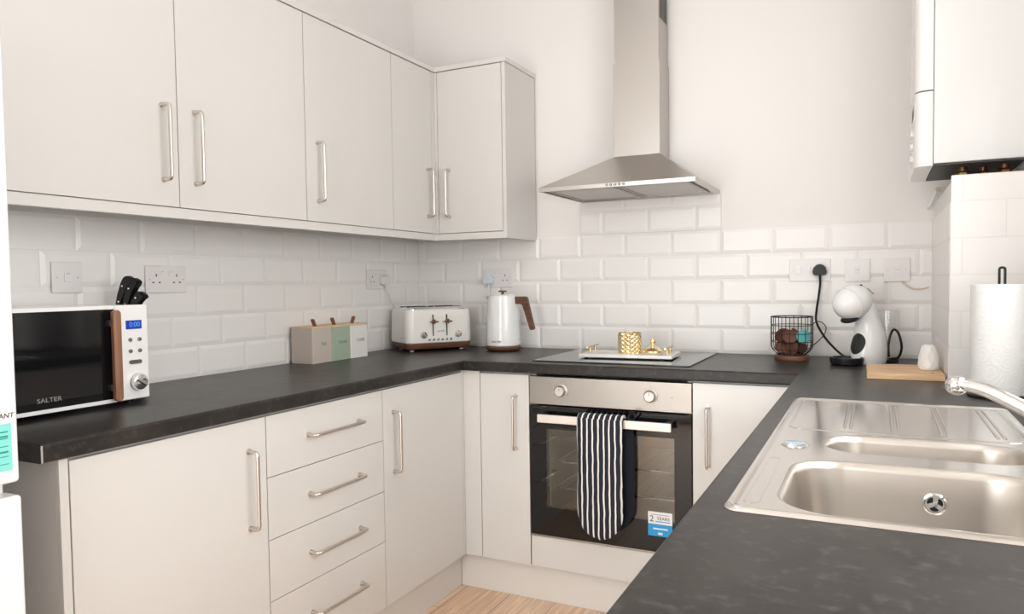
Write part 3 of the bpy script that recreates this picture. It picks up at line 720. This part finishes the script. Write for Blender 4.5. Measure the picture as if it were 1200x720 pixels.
for (x, z) in ((-.052, .1655), (-.026, .1655), (-.052, .1365), (-.026, .1365)):
    obj('button', rot_bm(lathe(B(), [(0, 0), (.0052, 0), (.0048, .003), (0, .0036)], n=20), Matrix.Rotation(R(90), 4, 'X')), M['darksteel'], mw, (x, -.014, z))
hb = B(); prism(hb, rrect(-.057, -.022, .1035, .1135, .0048, 5), -.0165, -.0135, 'y'); obj('button', hb, M['darksteel'], mw)
kb = rot_bm(lathe(B(), [(0, 0), (.0225, 0), (.0225, .005), (.0205, .007), (.0195, .016), (.017, .018), (0, .018)], n=40), Matrix.Rotation(R(90), 4, 'X'))
k = obj('knob', kb, M['chrome'], mw, (-.0360, -.0135, .0575)); k['label'] = 'chrome rotary knob'
obj('knob_grip', bx(-.017, .017, -.0225, -.0178, -.0035, .0035, .0015, mtx=Matrix.Rotation(R(35), 4, 'Y')), M['chrome'], k)
for (x, y) in ((mx0+.03, .03), (-.03, .03), (mx0+.03, md-.03), (-.03, md-.03)): obj('foot', lathe(B(), [(.011, 0), (.012, .0135)], (x, y), 16), M['black'], mw)

# knife block behind the microwave's right end
kbk = thing('knife_block', 'black knife block hidden behind the microwave, only knife handles showing', 'knife block', (.066, -1.625, ZT))
bm = B(); prism(bm, [(-.048, 0), (.045, 0), (.060, .205), (-.025, .225)], -.028, .028, 'y')
o = obj('block', bm, M['black'], kbk)
def knife(label, x, y, z, L, tilt, hook):
    t = thing('kitchen_knife', label, 'knife', (x, y, z)); t.rotation_euler = (0, tilt, 0)
    # handle profile in local x-z, z up along the handle
    w = .0125
    pts = [(-w, 0), (w, 0), (w*.85, L*.35), (w*1.0, L*.62), (w*1.1+hook*.3, L*.78), (w*1.3+hook, L*.88), (w*1.2+hook, L*1.0), (w*.4+hook*.2, L*1.02), (-w*.5, L*.93), (-w*.95, L*.75), (-w*.9, L*.4)]
    bm = B(); prism(bm, pts, -.009, .009, 'y'); bmesh.ops.bevel(bm, geom=list(bm.edges), offset=.003, segments=2, affect='EDGES')
    obj('handle', bm, M['black'], t)
    obj('blade', bx(-.010, .010, -.001, .001, -.16, 0), M['chrome'], t)
    for q in (.22, .68):
        obj('rivet', rot_bm(lathe(B(), [(0, 0), (.0032, 0), (.0028, .001), (0, .001)], n=12), Matrix.Rotation(R(90), 4, 'X')), M['chrome'], t, (0, -.0088, L*q))
knife('large black knife handle with rivets, leftmost in the block behind the microwave', .056, -1.632, 1.146, .105, R(22), .018)
knife('black knife handle leaning right of the largest one behind the microwave', .084, -1.631, 1.138, .105, R(20), .015)
knife('smaller black knife handle, rightmost in the block behind the microwave', .114, -1.632, 1.136, .072, R(30), .014)

# ------------------------------------------------------------------ storage tins
for i, (nm, m, y, txt, lab) in enumerate((('a', 'taupe', -.850, 'TEA', 'taupe tea storage tin with bamboo lid, leftmost of three'), ('b', 'green', -.739, 'SUGAR', 'sage green sugar storage tin with bamboo lid in the middle'), ('c', 'canwhite', -.628, 'COFFEE', 'white coffee storage tin with bamboo lid nearest the toaster'))):
    t = thing('storage_tin', lab, 'tin', (.071, y, ZT+.0003), R(90), 'square storage tins in a row')
    bm = B(); q = .0548; prism(bm, rrect(-q, q, -q, q, .006, 4), 0, .133); bmesh.ops.bevel(bm, geom=[e for e in bm.edges if abs(e.verts[0].co.z-e.verts[1].co.z) < 1e-5], offset=.0012, segments=1, affect='EDGES')
    bd = obj('tin_body', bm, M[m], t)
    text('lettering', txt, .017 if i else .019, M['mark'], bd, (.006, -q-.0003, .072), ext=.0002, shear=.1, sx=.9)
    l = obj('lid', (lambda b: (prism(b, rrect(-q, q, -q, q, .006, 4), .1335, .1405), b)[1])(B()), M['bamboo'], t)
    bm = B(); s = [(.0, .1405), (-.004, .150), (-.010, .163), (-.014, .169), (-.018, .168), (-.017, .161), (-.011, .150), (-.006, .1405)]
    prism(bm, [(a-.002+(.004 if i < 2 else 0), z) for a, z in s] if i < 2 else [(-a-.006, z) for a, z in s], -.026, -.012, 'y'); obj('leather_tab', bm, M['leather'], l)

# ------------------------------------------------------------------ toaster
ang = math.atan2(.25, .17)
tt = thing('toaster', 'white four-slice toaster with walnut base in the worktop corner', 'toaster', (.1976, -.203, ZT), ang)
# local front is -y ; width along x (front edge from (.185,-.385) to (.355,-.135))
tw, td = .160, .112
def rloop(w, d, r, z, n=6): return [(x, y, z) for x, y in rrect(-w, w, -d, d, r, n)]
bm = B(); loft(bm, [rloop(tw-.006, td-.006, .03, .036), rloop(tw-.001, td-.001, .034, .040), rloop(tw, td, .035, .06), rloop(tw-.002, td-.003, .034, .15), rloop(tw-.004, td-.005, .033, .178), rloop(tw-.008, td-.009, .03, .1830)])
obj('body', bm, M['cream_pl'], tt, smooth=35)
bm = B(); loft(bm, [rloop(tw-.022, td-.022, .02, .007), rloop(tw-.008, td-.008, .03, .012), rloop(tw-.002, td-.002, .034, .024), rloop(tw-.002, td-.002, .035, .036)])
b_ = obj('base', bm, M['walnut'], tt, smooth=35); b_['label'] = 'walnut base'
bm = B()
for x in (-.12, .12):
    for y in (-.065, .065): lathe(bm, [(.010, 0), (.011, .0085)], (x, y), 14)
bm2 = bm
for x in (-.12, .12):
    for y in (-.065, .065): pass
bm.free()
for x in (-.12, .12):
    for y in (-.065, .065): obj('foot', lathe(B(), [(.010, 0), (.011, .0085)], (x, y), 14), M['cream_pl'], tt)
tpl = obj('top_plate', (lambda b: loft(b, [rloop(tw-.010, td-.011, .028, .1815), rloop(tw-.011, td-.012, .028, .1875), rloop(tw-.022, td-.024, .022, .1915), rloop(tw-.034, td-.036, .016, .196)]))(B()), M['chrome'], tt, smooth=35); tpl['label'] = 'polished steel top plate'
for (x, y) in ((-.068, -.042), (-.068, .042), (.068, -.042), (.068, .042)):
    obj('slot', bx(x-.056, x+.056, y-.015, y+.015, .1900, .1975), M['blackm'], tt, smooth=0)
for x in (-.036, .030):
    obj('lever_slot', bx(x-.0026, x+.0026, -td-.0005, -td+.006, .068, .162), M['ink'], tt, smooth=0)
    lv = B(); box(lv, x-.018, x+.018, -td-.022, -td-.010, .128, .135, .002); box(lv, x-.005, x+.005, -td-.018, -td+.002, .122, .142, .001)
    obj('lever', lv, M['walnut'], tt)
for x in (-.082, .084):
    k = obj('knob', rot_bm(lathe(B(), [(0, 0), (.0145, 0), (.0145, .004), (.0125, .006), (.012, .016), (.010, .018), (0, .018)], n=28), Matrix.Rotation(R(90), 4, 'X')), M['chrome'], tt, (x, -td+.001, .0735))
    obj('knob_grip', bx(-.010, .010, -.021, -.0175, -.002, .002, .001, mtx=Matrix.Rotation(R(55), 4, 'Y')), M['steel_bar'], k)
for j in range(6):
    obj('button', rot_bm(lathe(B(), [(0, 0), (.0062, 0), (.0056, .003), (0, .004)], n=18), Matrix.Rotation(R(90), 4, 'X')), M['darksteel'], tt, (-.055+.0208*j, -td+.0005, .0525))
text('lettering', 'SALTER', .0085, M['mark'], tt, (0, -td-.0004, .088), sx=1.3)

# ------------------------------------------------------------------ kettle
kt = thing('kettle', 'tall white kettle with walnut handle beside the toaster', 'kettle', (.545, -.155, ZT))
obj('power_base', lathe(B(), [(0, 0), (.060, 0), (.072, .004), (.078, .010), (.080, .017), (.076, .021), (0, .021)], n=48), M['brownwood'], kt, smooth=35)['label'] = 'walnut brown round base'
for a in (35, 155, 275): obj('foot', ellip(B(), (.056*math.cos(R(a)), .056*math.sin(R(a)), .003), (.008, .008, .0035), 12, 8), M['chrome'], kt)
prof = [(0, .022), (.073, .022), (.0765, .026), (.0765, .034), (.0745, .08), (.0715, .14), (.068, .20), (.0655, .238), (.063, .243), (.0, .243)]
o = obj('body', lathe(B(), prof, n=56), M['white_gl'], kt, smooth=35)
obj('lid', lathe(B(), [(0, .2435), (.054, .2435), (.052, .2465), (0, .249)], n=40), M['white_gl'], kt, smooth=35)
kn = lathe(B(), [(0, .249), (.006, .249), (.006, .258), (.0, .258)], n=16); box(kn, -.019, .019, -.006, .006, .258, .2645, .002); obj('lid_knob', kn, M['walnut'], kt)
bm = B(); loft(bm, [[(-.060, -.014, .205), (-.060, .014, .205), (-.0655, .006, .205), (-.0655, -.006, .205)], [(-.055, -.02, .2395), (-.055, .02, .2395), (-.082, .003, .2395), (-.082, -.003, .2395)]]); obj('spout', bm, M['steel_bar'], kt)
hp = [(.060, .238), (.116, .238), (.121, .232), (.154, .098), (.152, .093), (.137, .092), (.133, .095), (.103, .200), (.096, .207), (.060, .205)]
bm = B(); prism(bm, hp, -.011, .011, 'y'); bmesh.ops.bevel(bm, geom=list(bm.edges), offset=.0025, segments=2, affect='EDGES'); obj('handle', bm, M['walnut'], kt)['label'] = 'angular walnut handle'
text('lettering', 'SALTER', .0115, M['mark'], kt, (.006, -.0772, .043), sx=1.2)
obj('switch', box(bx(.074, .092, -.006, .006, .046, .054, .001), .074, .078, -.006, .006, .04, .056, .001), M['clear'], kt)

# ------------------------------------------------------------------ coffee machine
fd = math.atan2(-.76, -.65)            # direction the machine faces
cm = thing('coffee_machine', 'white rounded pod coffee machine with black oval on its front', 'coffee machine', (2.004, -.205, ZT), fd+PI/2)
def eloop(cy, rx, ry, z, n=36, sq=1.0): return [(rx*math.copysign(abs(math.cos(2*PI*i/n))**sq, math.cos(2*PI*i/n)), cy+ry*math.copysign(abs(math.sin(2*PI*i/n))**sq, math.sin(2*PI*i/n)), z) for i in range(n)]
bm = B(); S = [(0.004, .048, .060, .0), (.004, .052, .064, .006), (.004, .055, .066, .03), (.005, .0545, .064, .06), (.008, .052, .058, .085), (.008, .047, .050, .11), (.002, .042, .042, .135), (-.004, .040, .038, .155), (-.014, .041, .040, .175), (-.026, .042, .044, .20), (-.040, .038, .042, .225)]
loft(bm, [eloop(a, b, c, z) for a, b, c, z in S]); obj('body', bm, M['white_gl'], cm, smooth=50)
hm = Matrix.Rotation(R(20), 4, 'X')
obj('head', ellip(B(), (0, -.074, .216), (.0565, .074, .0585), 40, 28, mtx=hm), M['white_gl'], cm, smooth=60)
seam = B(); pts = []
for i in range(48):
    a = 2*PI*i/48; v = Vector((.0565*math.cos(a)*.985, -.020, .0585*math.sin(a)*.985)); v = hm @ v; pts.append(v+Vector((0, -.074, .216)))
tube(seam, pts, .0012, 5, closed=True); obj('seam', seam, M['plate'], cm)
obj('spout', ellip(B(), (0, -.084, .158), (.028, .036, .013), 24, 12, mtx=Matrix.Rotation(R(14), 4, 'X')), M['black'], cm)
ov_ = B(); rings = []
rb = lambda u, v: (.0255*u, -.0, .0335*v)
n = 32; cz = .070
def surf(x, z):     # y of body front at height z
    for (a0, b0, c0, z0), (a1, b1, c1, z1) in zip(S, S[1:]):
        if z0 <= z <= z1:
            t = (z-z0)/(z1-z0); a, b, c = a0+(a1-a0)*t, b0+(b1-b0)*t, c0+(c1-c0)*t
            return a-c*math.sqrt(max(0, 1-(x/b)**2))
    return 0
for rr in (1, .8, .6, .4, .2, .05): rings.append([(.030*rr*math.cos(2*PI*i/n), surf(.030*rr*math.cos(2*PI*i/n), cz+.036*rr*math.sin(2*PI*i/n))-.0008, cz+.036*rr*math.sin(2*PI*i/n)) for i in range(n)])
loft(ov_, rings, False, True); obj('front_badge', ov_, M['blackm'], cm, smooth=60)['label'] = 'black oval panel'
dt = lathe(B(), [(0, 0), (.046, 0), (.052, .004), (.055, .022), (.053, .026), (.048, .026), (.046, .019), (0, .018)], (0, -.100), 36); obj('drip_tray', dt, M['black'], cm)
obj('drip_grid', bx(-.010, .010, -.062, -.045, .004, .012, .001), M['black'], cm)
obj('water_tank', lathe(B(), [(0, .012), (.034, .012), (.037, .03), (.037, .180), (.034, .184), (.0, .184)], (.012, .082), 36), M['clear'], cm, smooth=40)
obj('tank_base', bx(-.01, .04, .060, .105, 0, .012, .003), M['blackm'], cm)
obj('power_lead', tube(B(), crom([(.035, .070, .014), (.064, .073, .022), (.084, .063, .060), (.076, .058, .105), (.056, .061, .118), (.036, .068, .10), (.026, .070, .06), (.028, .070, .02)], 7), .0042, 8), M['black'], cm)
obj('lever', ellip(B(), (.020, -.056, .2730), (.004, .004, .003), 12, 8), M['black'], cm)
obj('lever', tube(B(), [(.038, -.046, .262), (.050, -.030, .242)], .0012, 6), M['black'], cm)
bm = B(); tube(bm, [(-.026+.008*math.cos(2*PI*i/20), -.1405, .236+.006*math.sin(2*PI*i/20)) for i in range(20)], .0006, 5, closed=True); obj('logo', bm, M['plate'], cm)

# ------------------------------------------------------------------ wire basket of pods
bk = thing('wire_basket', 'black wire basket with heart-shaped handle on a round wooden base', 'basket', (1.750, -.165, ZT))
obj('wood_base', lathe(B(), [(0, 0), (.060, 0), (.062, .003), (.062, .015), (.060, .018), (0, .018)], n=40), M['board'], bk)['label'] = 'reddish brown round wooden base'
bk.children[0].data.materials.clear(); bk.children[0].data.materials.append(M['brownwood'])
w = B(); rad = lambda z: .073 if z > .055 else .073-.026*((.055-z)/.035)**2
for z, r in ((.159, .0024), (.128, .0015), (.098, .0015), (.068, .0015), (.040, .0015), (.0205, .0018)):
    q = rad(z); tube(w, [(q*math.cos(2*PI*i/40), q*math.sin(2*PI*i/40), z) for i in range(40)], r, 6, closed=True)
for i in range(16):
    a = 2*PI*i/16; tube(w, [(rad(z)*math.cos(a), rad(z)*math.sin(a), z) for z in (.159, .12, .08, .055, .045, .035, .027, .0205)], .0015, 5)
for i in range(5): tube(w, [(-.045+.0225*i, -.03, .0205), (-.045+.0225*i, .03, .0205)], .001, 5)
obj('wire_cage', w, M['wire'], bk)
hn = crom([(.070, -.02, .128), (.085, -.02, .142), (.104, -.02, .140), (.118, -.02, .122), (.112, -.02, .098), (.092, -.02, .072), (.066, -.02, .050)], 7)
obj('handle', tube(B(), hn, .0017, 8), M['wire'], bk)
def pod(label, loc, rot, lidm, bodm):
    t = thing('coffee_pod', label, 'coffee pod', loc, 0, 'coffee pods in the wire basket'); t.rotation_euler = rot
    obj('cup', lathe(B(), [(0, -.024), (.017, -.024), (.019, -.021), (.0225, -.001), (.0255, 0), (.0255, .0012), (0, .0012)], n=28), bodm, t, smooth=35)
    obj('foil', lathe(B(), [(0, .0014), (.024, .0014), (.0225, .0022), (0, .0030)], n=28), lidm, t, smooth=35)
    return t
BL = 'brown coffee pod lying among others in the wire basket'
P = [(-.030, -.022, .050, 70, 10), (.004, -.036, .046, 80, -20), (.034, -.018, .050, 60, 40), (-.026, .026, .052, 40, 140), (.022, .032, .050, 50, 200), (.0, .0, .072, 20, 30),
     (-.036, -.020, .090, 66, -30), (-.002, -.038, .088, 72, 8), (-.028, .030, .094, 50, 170), (.018, .022, .100, 35, 120)]
first = None
for (x, y, z, tx, tz) in P:
    if first is None: first = pod(BL, (1.75+x, -.165+y, ZT+z), (R(tx), 0, R(tz)), M['podlid'], M['podfoil'])
    else:
        r = first.copy(); COL.objects.link(r); r.location = (1.75+x, -.165+y, ZT+z); r.rotation_euler = (R(tx), 0, R(tz))
        for ch in first.children: c = ch.copy(); COL.objects.link(c); c.parent = r
pod('teal coffee pod showing its foil at the right of the wire basket', (1.75+.042, -.165-.030, ZT+.088), (R(84), 0, R(28)), M['teal'], M['teal'])

# ------------------------------------------------------------------ chopping board, shaker, kitchen roll
cb_ = obj('chopping_board', bx(-.101, .101, -.130, .130, 0, .018, .0015), M['board'], None, (2.1045, -.515, ZT), (0, 0, R(1))); tag(cb_, 'small beech chopping board lying against the tiled boxing', 'chopping board')
obj('hole', lathe(B(), [(.0055, .0178), (.0055, .0184)], (.072, -.085), 16), M['black'], cb_)
sk = thing('shaker', 'white faceted ceramic shaker standing on the chopping board', 'shaker', (2.172, -.520, ZT+.0183))
n = 9; pr = [(.024, 0), (.0285, .004), (.0305, .016), (.027, .040), (.022, .064), (.018, .073), (.010, .077)]
bm = B(); loft(bm, [[(r*math.cos(2*PI*(i+.5*(k % 2))/n), r*math.sin(2*PI*(i+.5*(k % 2))/n), z) for i in range(n)] for k, (r, z) in enumerate(pr)]); bmesh.ops.triangulate(bm, faces=bm.faces)
obj('shaker_body', bm, M['ceramic'], sk, smooth=12)
for (x, y) in ((0, 0), (.004, .002), (-.004, .001)): obj('pour_hole', lathe(B(), [(.0007, .0768), (.0007, .0775)], (x, y), 8), M['black'], sk)

kr = thing('kitchen_roll', 'white quilted kitchen paper roll on a black wire holder', 'kitchen roll', (2.306, -.90, ZT))
rr = B(); n = 64; prof = [(.0645, .0105), (.0655, .013), (.0655, .274), (.0645, .2775), (.021, .2775), (.021, .0105)]
lathe(rr, prof, n=n, cap=False)
bmesh.ops.bridge_loops(rr, edges=[e for e in rr.edges if e.is_boundary])
obj('paper_roll', rr, M['paper'], kr, smooth=50)
ho = B(); tube(ho, [(.068*math.cos(2*PI*i/48), .068*math.sin(2*PI*i/48), .0042) for i in range(48)], .0042, 8, closed=True)
tube(ho, [(-.068, 0, .0042), (.068, 0, .0042)], .0032, 8); tube(ho, smooth_path([(-.006, 0, .004), (-.006, 0, .318), (.006, 0, .318), (.006, 0, .004)], .006), .0030, 8)
obj('holder', ho, M['wire'], kr)

# ------------------------------------------------------------------ sink
sk_ = thing('sink', 'stainless steel bowl-and-a-half sink with drainer set in the worktop', 'sink', (0, 0, 0))
def ring(x0, x1, y0, y1, r, z, n=8): return [(x, y, z) for x, y in rrect(x0, x1, y0, y1, r, n)]
bm = B(); X0, X1, Y0, Y1 = 1.850, 2.292, -2.081, -1.118
rs = [ring(X0+o, X1-o, Y0+o, Y1-o, .022-o*.5, z) for o, z in ((0, ZT+.0003), (.0015, ZT+.003), (.0045, ZT+.0056), (.008, ZT+.0058), (.012, ZT+.0044), (.016, ZT+.0028))]
loft(bm, rs, False, False)
bm.verts.ensure_lookup_table()
inner = [v for v in bm.verts][-len(rs[0]):]
mb = (1.908, 2.250, -2.060, -1.757, .075); hbw = (1.944, 2.262, -1.694, -1.537, .066)
ov0 = [e for e in bm.edges if e.verts[0] in inner and e.verts[1] in inner]
loops = [ov0]; ZS = ZT+.0028
for (x0, x1, y0, y1, r) in (mb, hbw):
    vs = [bm.verts.new(p) for p in ring(x0, x1, y0, y1, r, ZS, 8)]
    loops.append([bm.edges.new((vs[i], vs[(i+1) % len(vs)])) for i in range(len(vs))])
bmesh.ops.triangle_fill(bm, use_beauty=True, edges=[e for l in loops for e in l])
st_ = obj('sink_top', bm, M['sink'], sk_, smooth=60)
for p in st_.data.polygons:
    if abs(p.normal.z) > .9999: p.use_smooth = False
def bowl(x0, x1, y0, y1, r, depth):
    b = B(); rings = [ring(x0+o, x1-o, y0+o, y1-o, max(r-o*.6, .01), z) for o, z in ((0, ZS), (.0025, ZS-.0006), (.006, ZS-.004), (.009, ZS-.012), (.012, ZS-.05), (.016, ZS-depth+.05), (.022, ZS-depth+.022), (.036, ZS-depth+.006), (.055, ZS-depth))]
    loft(b, rings, False, True); return b
bw1 = obj('main_bowl', bowl(*mb, .16), M['sinkbowl'], sk_, smooth=60)
bw2 = obj('half_bowl', bowl(*hbw, .12), M['sinkbowl'], sk_, smooth=60)
obj('waste', lathe(B(), [(0, ZS-.1595), (.042, ZS-.1595), (.042, ZS-.157), (0, ZS-.1575)], (2.08, -1.91), 32), M['chrome'], bw1)
# overflow cover on the far wall of the main bowl
oc = obj('overflow_cover', rot_bm(lathe(B(), [(0, 0), (.0205, 0), (.0205, .002), (.017, .0032), (.016, .0022), (0, .0022)], n=32), Matrix.Rotation(R(90), 4, 'X')), M['chrome'], bw1, (2.110, -1.7700, .862)); oc.scale = (.82, 1, .82)
for k in range(3):
    bm = B(); pts = [(r*math.cos(R(a)), r*math.sin(R(a))) for r, a in [(.0045, 30), (.0125, 0), (.0135, 20), (.0138, 40), (.0135, 60), (.0125, 78)]]
    prism(bm, pts, -.0030, -.0015, 'y'); rot_bm(bm, Matrix.Rotation(R(120*k+15), 4, 'Y')); obj('slot', bm, M['black'], oc, smooth=0)
obj('hub', rot_bm(lathe(B(), [(0, .002), (.0045, .002), (.004, .0045), (0, .005)], n=16), Matrix.Rotation(R(90), 4, 'X')), M['chrome'], oc)
# drainer ribs and pressed outline
for x in (1.974, 1.985, 2.058, 2.069, 2.140, 2.151, 2.228, 2.239):
    bm = tube(B(), [(x, -1.478, ZS-.0022), (x, -1.465, ZS-.0004), (x, -1.17, ZS-.0004), (x, -1.157, ZS-.0022)], .0032, 10); obj('drainer_rib', bm, M['sink'], sk_, smooth=60)
bm = tube(B(), [(x, y, ZS-.0022) for x, y in rrect(1.874, 2.268, -1.512, -1.140, .03, 6)], .0034, 8, closed=True); obj('drainer_edge', bm, M['sink'], sk_, smooth=60)
bm = tube(B(), [(x, y, ZS-.0024) for x, y in rrect(1.872, 1.890, -2.045, -1.775, .0088, 4)], .0030, 8, closed=True); obj('pressed_edge', bm, M['sink'], sk_, smooth=60)
pk = obj('waste_knob', lathe(B(), [(0, ZS), (.0235, ZS), (.0235, ZS+.001), (.019, ZS+.004), (.0175, ZS+.003), (0, ZS+.003)], (1.901, -1.662), 32), M['chrome'], sk_)
mcap = mat('blue_film', (.38, .50, .66), .25, .3, bump=(90, .03, .0004))
obj('knob_cap', lathe(B(), [(0, ZS+.0031), (.0172, ZS+.0031), (.016, ZS+.0038), (0, ZS+.0040)], (1.901, -1.662), 32), mcap, sk_)['label'] = 'bluish round cap'

# tap
tp = thing('mixer_tap', 'chrome mixer tap with long spout reaching over the sink', 'tap', (2.345, -1.765, ZT))
obj('body', lathe(B(), [(0, 0), (.027, 0), (.027, .004), (.023, .008), (.0215, .05), (.022, .075), (.018, .083), (0, .085)], n=32), M['chrome'], tp, smooth=35)
spts = crom([(-.01, .005, .045), (-.045, .022, .062), (-.085, .045, .080), (-.120, .068, .098), (-.152, .090, .113), (-.176, .106, .1195), (-.192, .116, .1195)], 7)
spts = [Vector(p) for p in spts]; N_ = len(spts)
obj('spout', tube(B(), spts, .011, 16, rad=[.0135-.0035*(i/(N_-1)) for i in range(N_)]), M['chrome'], tp, smooth=60)
obj('aerator', ellip(B(), (-.197, .119, .1185), (.0175, .0175, .0160), 32, 20), M['chrome'], tp, smooth=50)
obj('lever', tube(B(), crom([(0, 0, .08), (.0, -.01, .098), (.005, -.045, .115), (.01, -.085, .125)], 5), .007, 12), M['chrome'], tp, smooth=60)

# ------------------------------------------------------------------ fridge freezer
fz = thing('fridge_freezer', 'tall white fridge freezer at the left edge with a teal label', 'fridge', (.6, -2.256, 0), R(90))
# local x runs along the front to the left end at -.55 ; the door's front face is at local y = -.05
obj('body', bx(-.55, .0, 0, .56, .02, 1.78, .006), M['white_gl'], fz)
fd_ = obj('fridge_door', bx(-.55, .0, -.052, -.003, .862, 1.78, .007, 3), M['white_gl'], fz)
fl_ = obj('freezer_door', bx(-.552, .002, -.052, -.003, .045, .838, .007, 3), M['white_gl'], fz)
lb = obj('energy_label', bx(-.118, -.013, -.0526, -.0521, .886, .970), M['tealpaper'], fd_, smooth=0); lb['label'] = 'teal printed label'
obj('label_border', bx(-.122, -.009, -.0523, -.0519, .880, .974), M['whitepaper'], fd_, smooth=0)
text('lettering', 'INSTANT', .0125, M['ink'], fd_, (-.008, -.0526, .9835), align='RIGHT', shear=.15)
for xa, z, hgt in ((-.060, .9555, .0022), (-.052, .9475, .0030), (-.075, .9440, .0016), (-.048, .9300, .0014), (-.062, .9200, .0030), (-.050, .9120, .0014), (-.080, .8985, .0012)):
    obj('print_line', bx(xa, -.019, -.0530, -.0525, z-hgt/2, z+hgt/2), M['tealink'], lb, smooth=0)
for (x, y) in ((-.5, .04), (-.05, .04), (-.5, .52), (-.05, .52)): obj('foot', lathe(B(), [(.018, 0), (.018, .0198)], (x, y), 16), M['blackm'], fz)

# ------------------------------------------------------------------ ceiling fill lights, added out of view
def ceil_fill_light(label, x, y):
    t = thing('ceiling_fill_light', label, 'fill light', (x, y, ZC-.001))
    obj('frame', lathe(B(), [(.0, 0), (.26, 0), (.26, -.028), (.245, -.032), (.240, -.03), (0, -.03)], n=56), M['white_pl'], t)
    obj('diffuser', lathe(B(), [(0, -.0305), (.238, -.0305), (.225, -.040), (.15, -.047), (0, -.049)], n=56), M['fill_lamp'], t)
ceil_fill_light('added round ceiling fill light nearer the hood wall', 1.25, -1.15)
ceil_fill_light('added round ceiling fill light nearer the added far window', 1.25, -3.1)

# ------------------------------------------------------------------ light
w = bpy.data.worlds.new('World'); scn.world = w; w.use_nodes = True
bg = w.node_tree.nodes['Background']; bg.inputs[0].default_value = (1.0, .975, .965, 1); bg.inputs[1].default_value = 10
def portal(loc, rot, sx, sy):
    l = bpy.data.lights.new('fill_window_portal', 'AREA'); l.shape = 'RECTANGLE'; l.size = sx; l.size_y = sy; l.cycles.is_portal = True
    o = bpy.data.objects.new('fill_window_portal', l); COL.objects.link(o); o.location = loc; o.rotation_euler = rot
portal((XW+.13, (WR[0]+WR[1])/2, (WR[2]+WR[3])/2), (0, R(90), 0), WR[3]-WR[2], WR[1]-WR[0])
portal(((WF[0]+WF[1])/2, YB-.13, (WF[2]+WF[3])/2), (R(90), 0, 0), WF[1]-WF[0], WF[3]-WF[2])

# ------------------------------------------------------------------ camera
F, CX, CY = 856.4, 608.7, 367.3
cam = bpy.data.cameras.new('camera'); co = bpy.data.objects.new('camera', cam); COL.objects.link(co)
cam.sensor_fit = 'HORIZONTAL'; cam.sensor_width = 36; cam.lens = F/1200*36
cam.shift_x = -(CX-600)/1200; cam.shift_y = (CY-360)/1200; cam.clip_start = .02
yw, pt, rl = R(25.993), R(-2.325), R(-.769)
fwd = Vector((-math.sin(yw)*math.cos(pt), math.cos(yw)*math.cos(pt), math.sin(pt)))
rt = Vector((math.cos(yw), math.sin(yw), 0)); upv = rt.cross(fwd)
r2 = rt*math.cos(rl)+upv*math.sin(rl); u2 = -rt*math.sin(rl)+upv*math.cos(rl)
co.matrix_world = Matrix(((r2.x, u2.x, -fwd.x, 2.0274), (r2.y, u2.y, -fwd.y, -3.0286), (r2.z, u2.z, -fwd.z, 1.2044), (0, 0, 0, 1)))
scn.camera = co
vs = scn.view_settings
vs.view_transform = 'Standard'; vs.look = 'None'; vs.exposure = -0.31; vs.gamma = 1; vs.use_curve_mapping = False
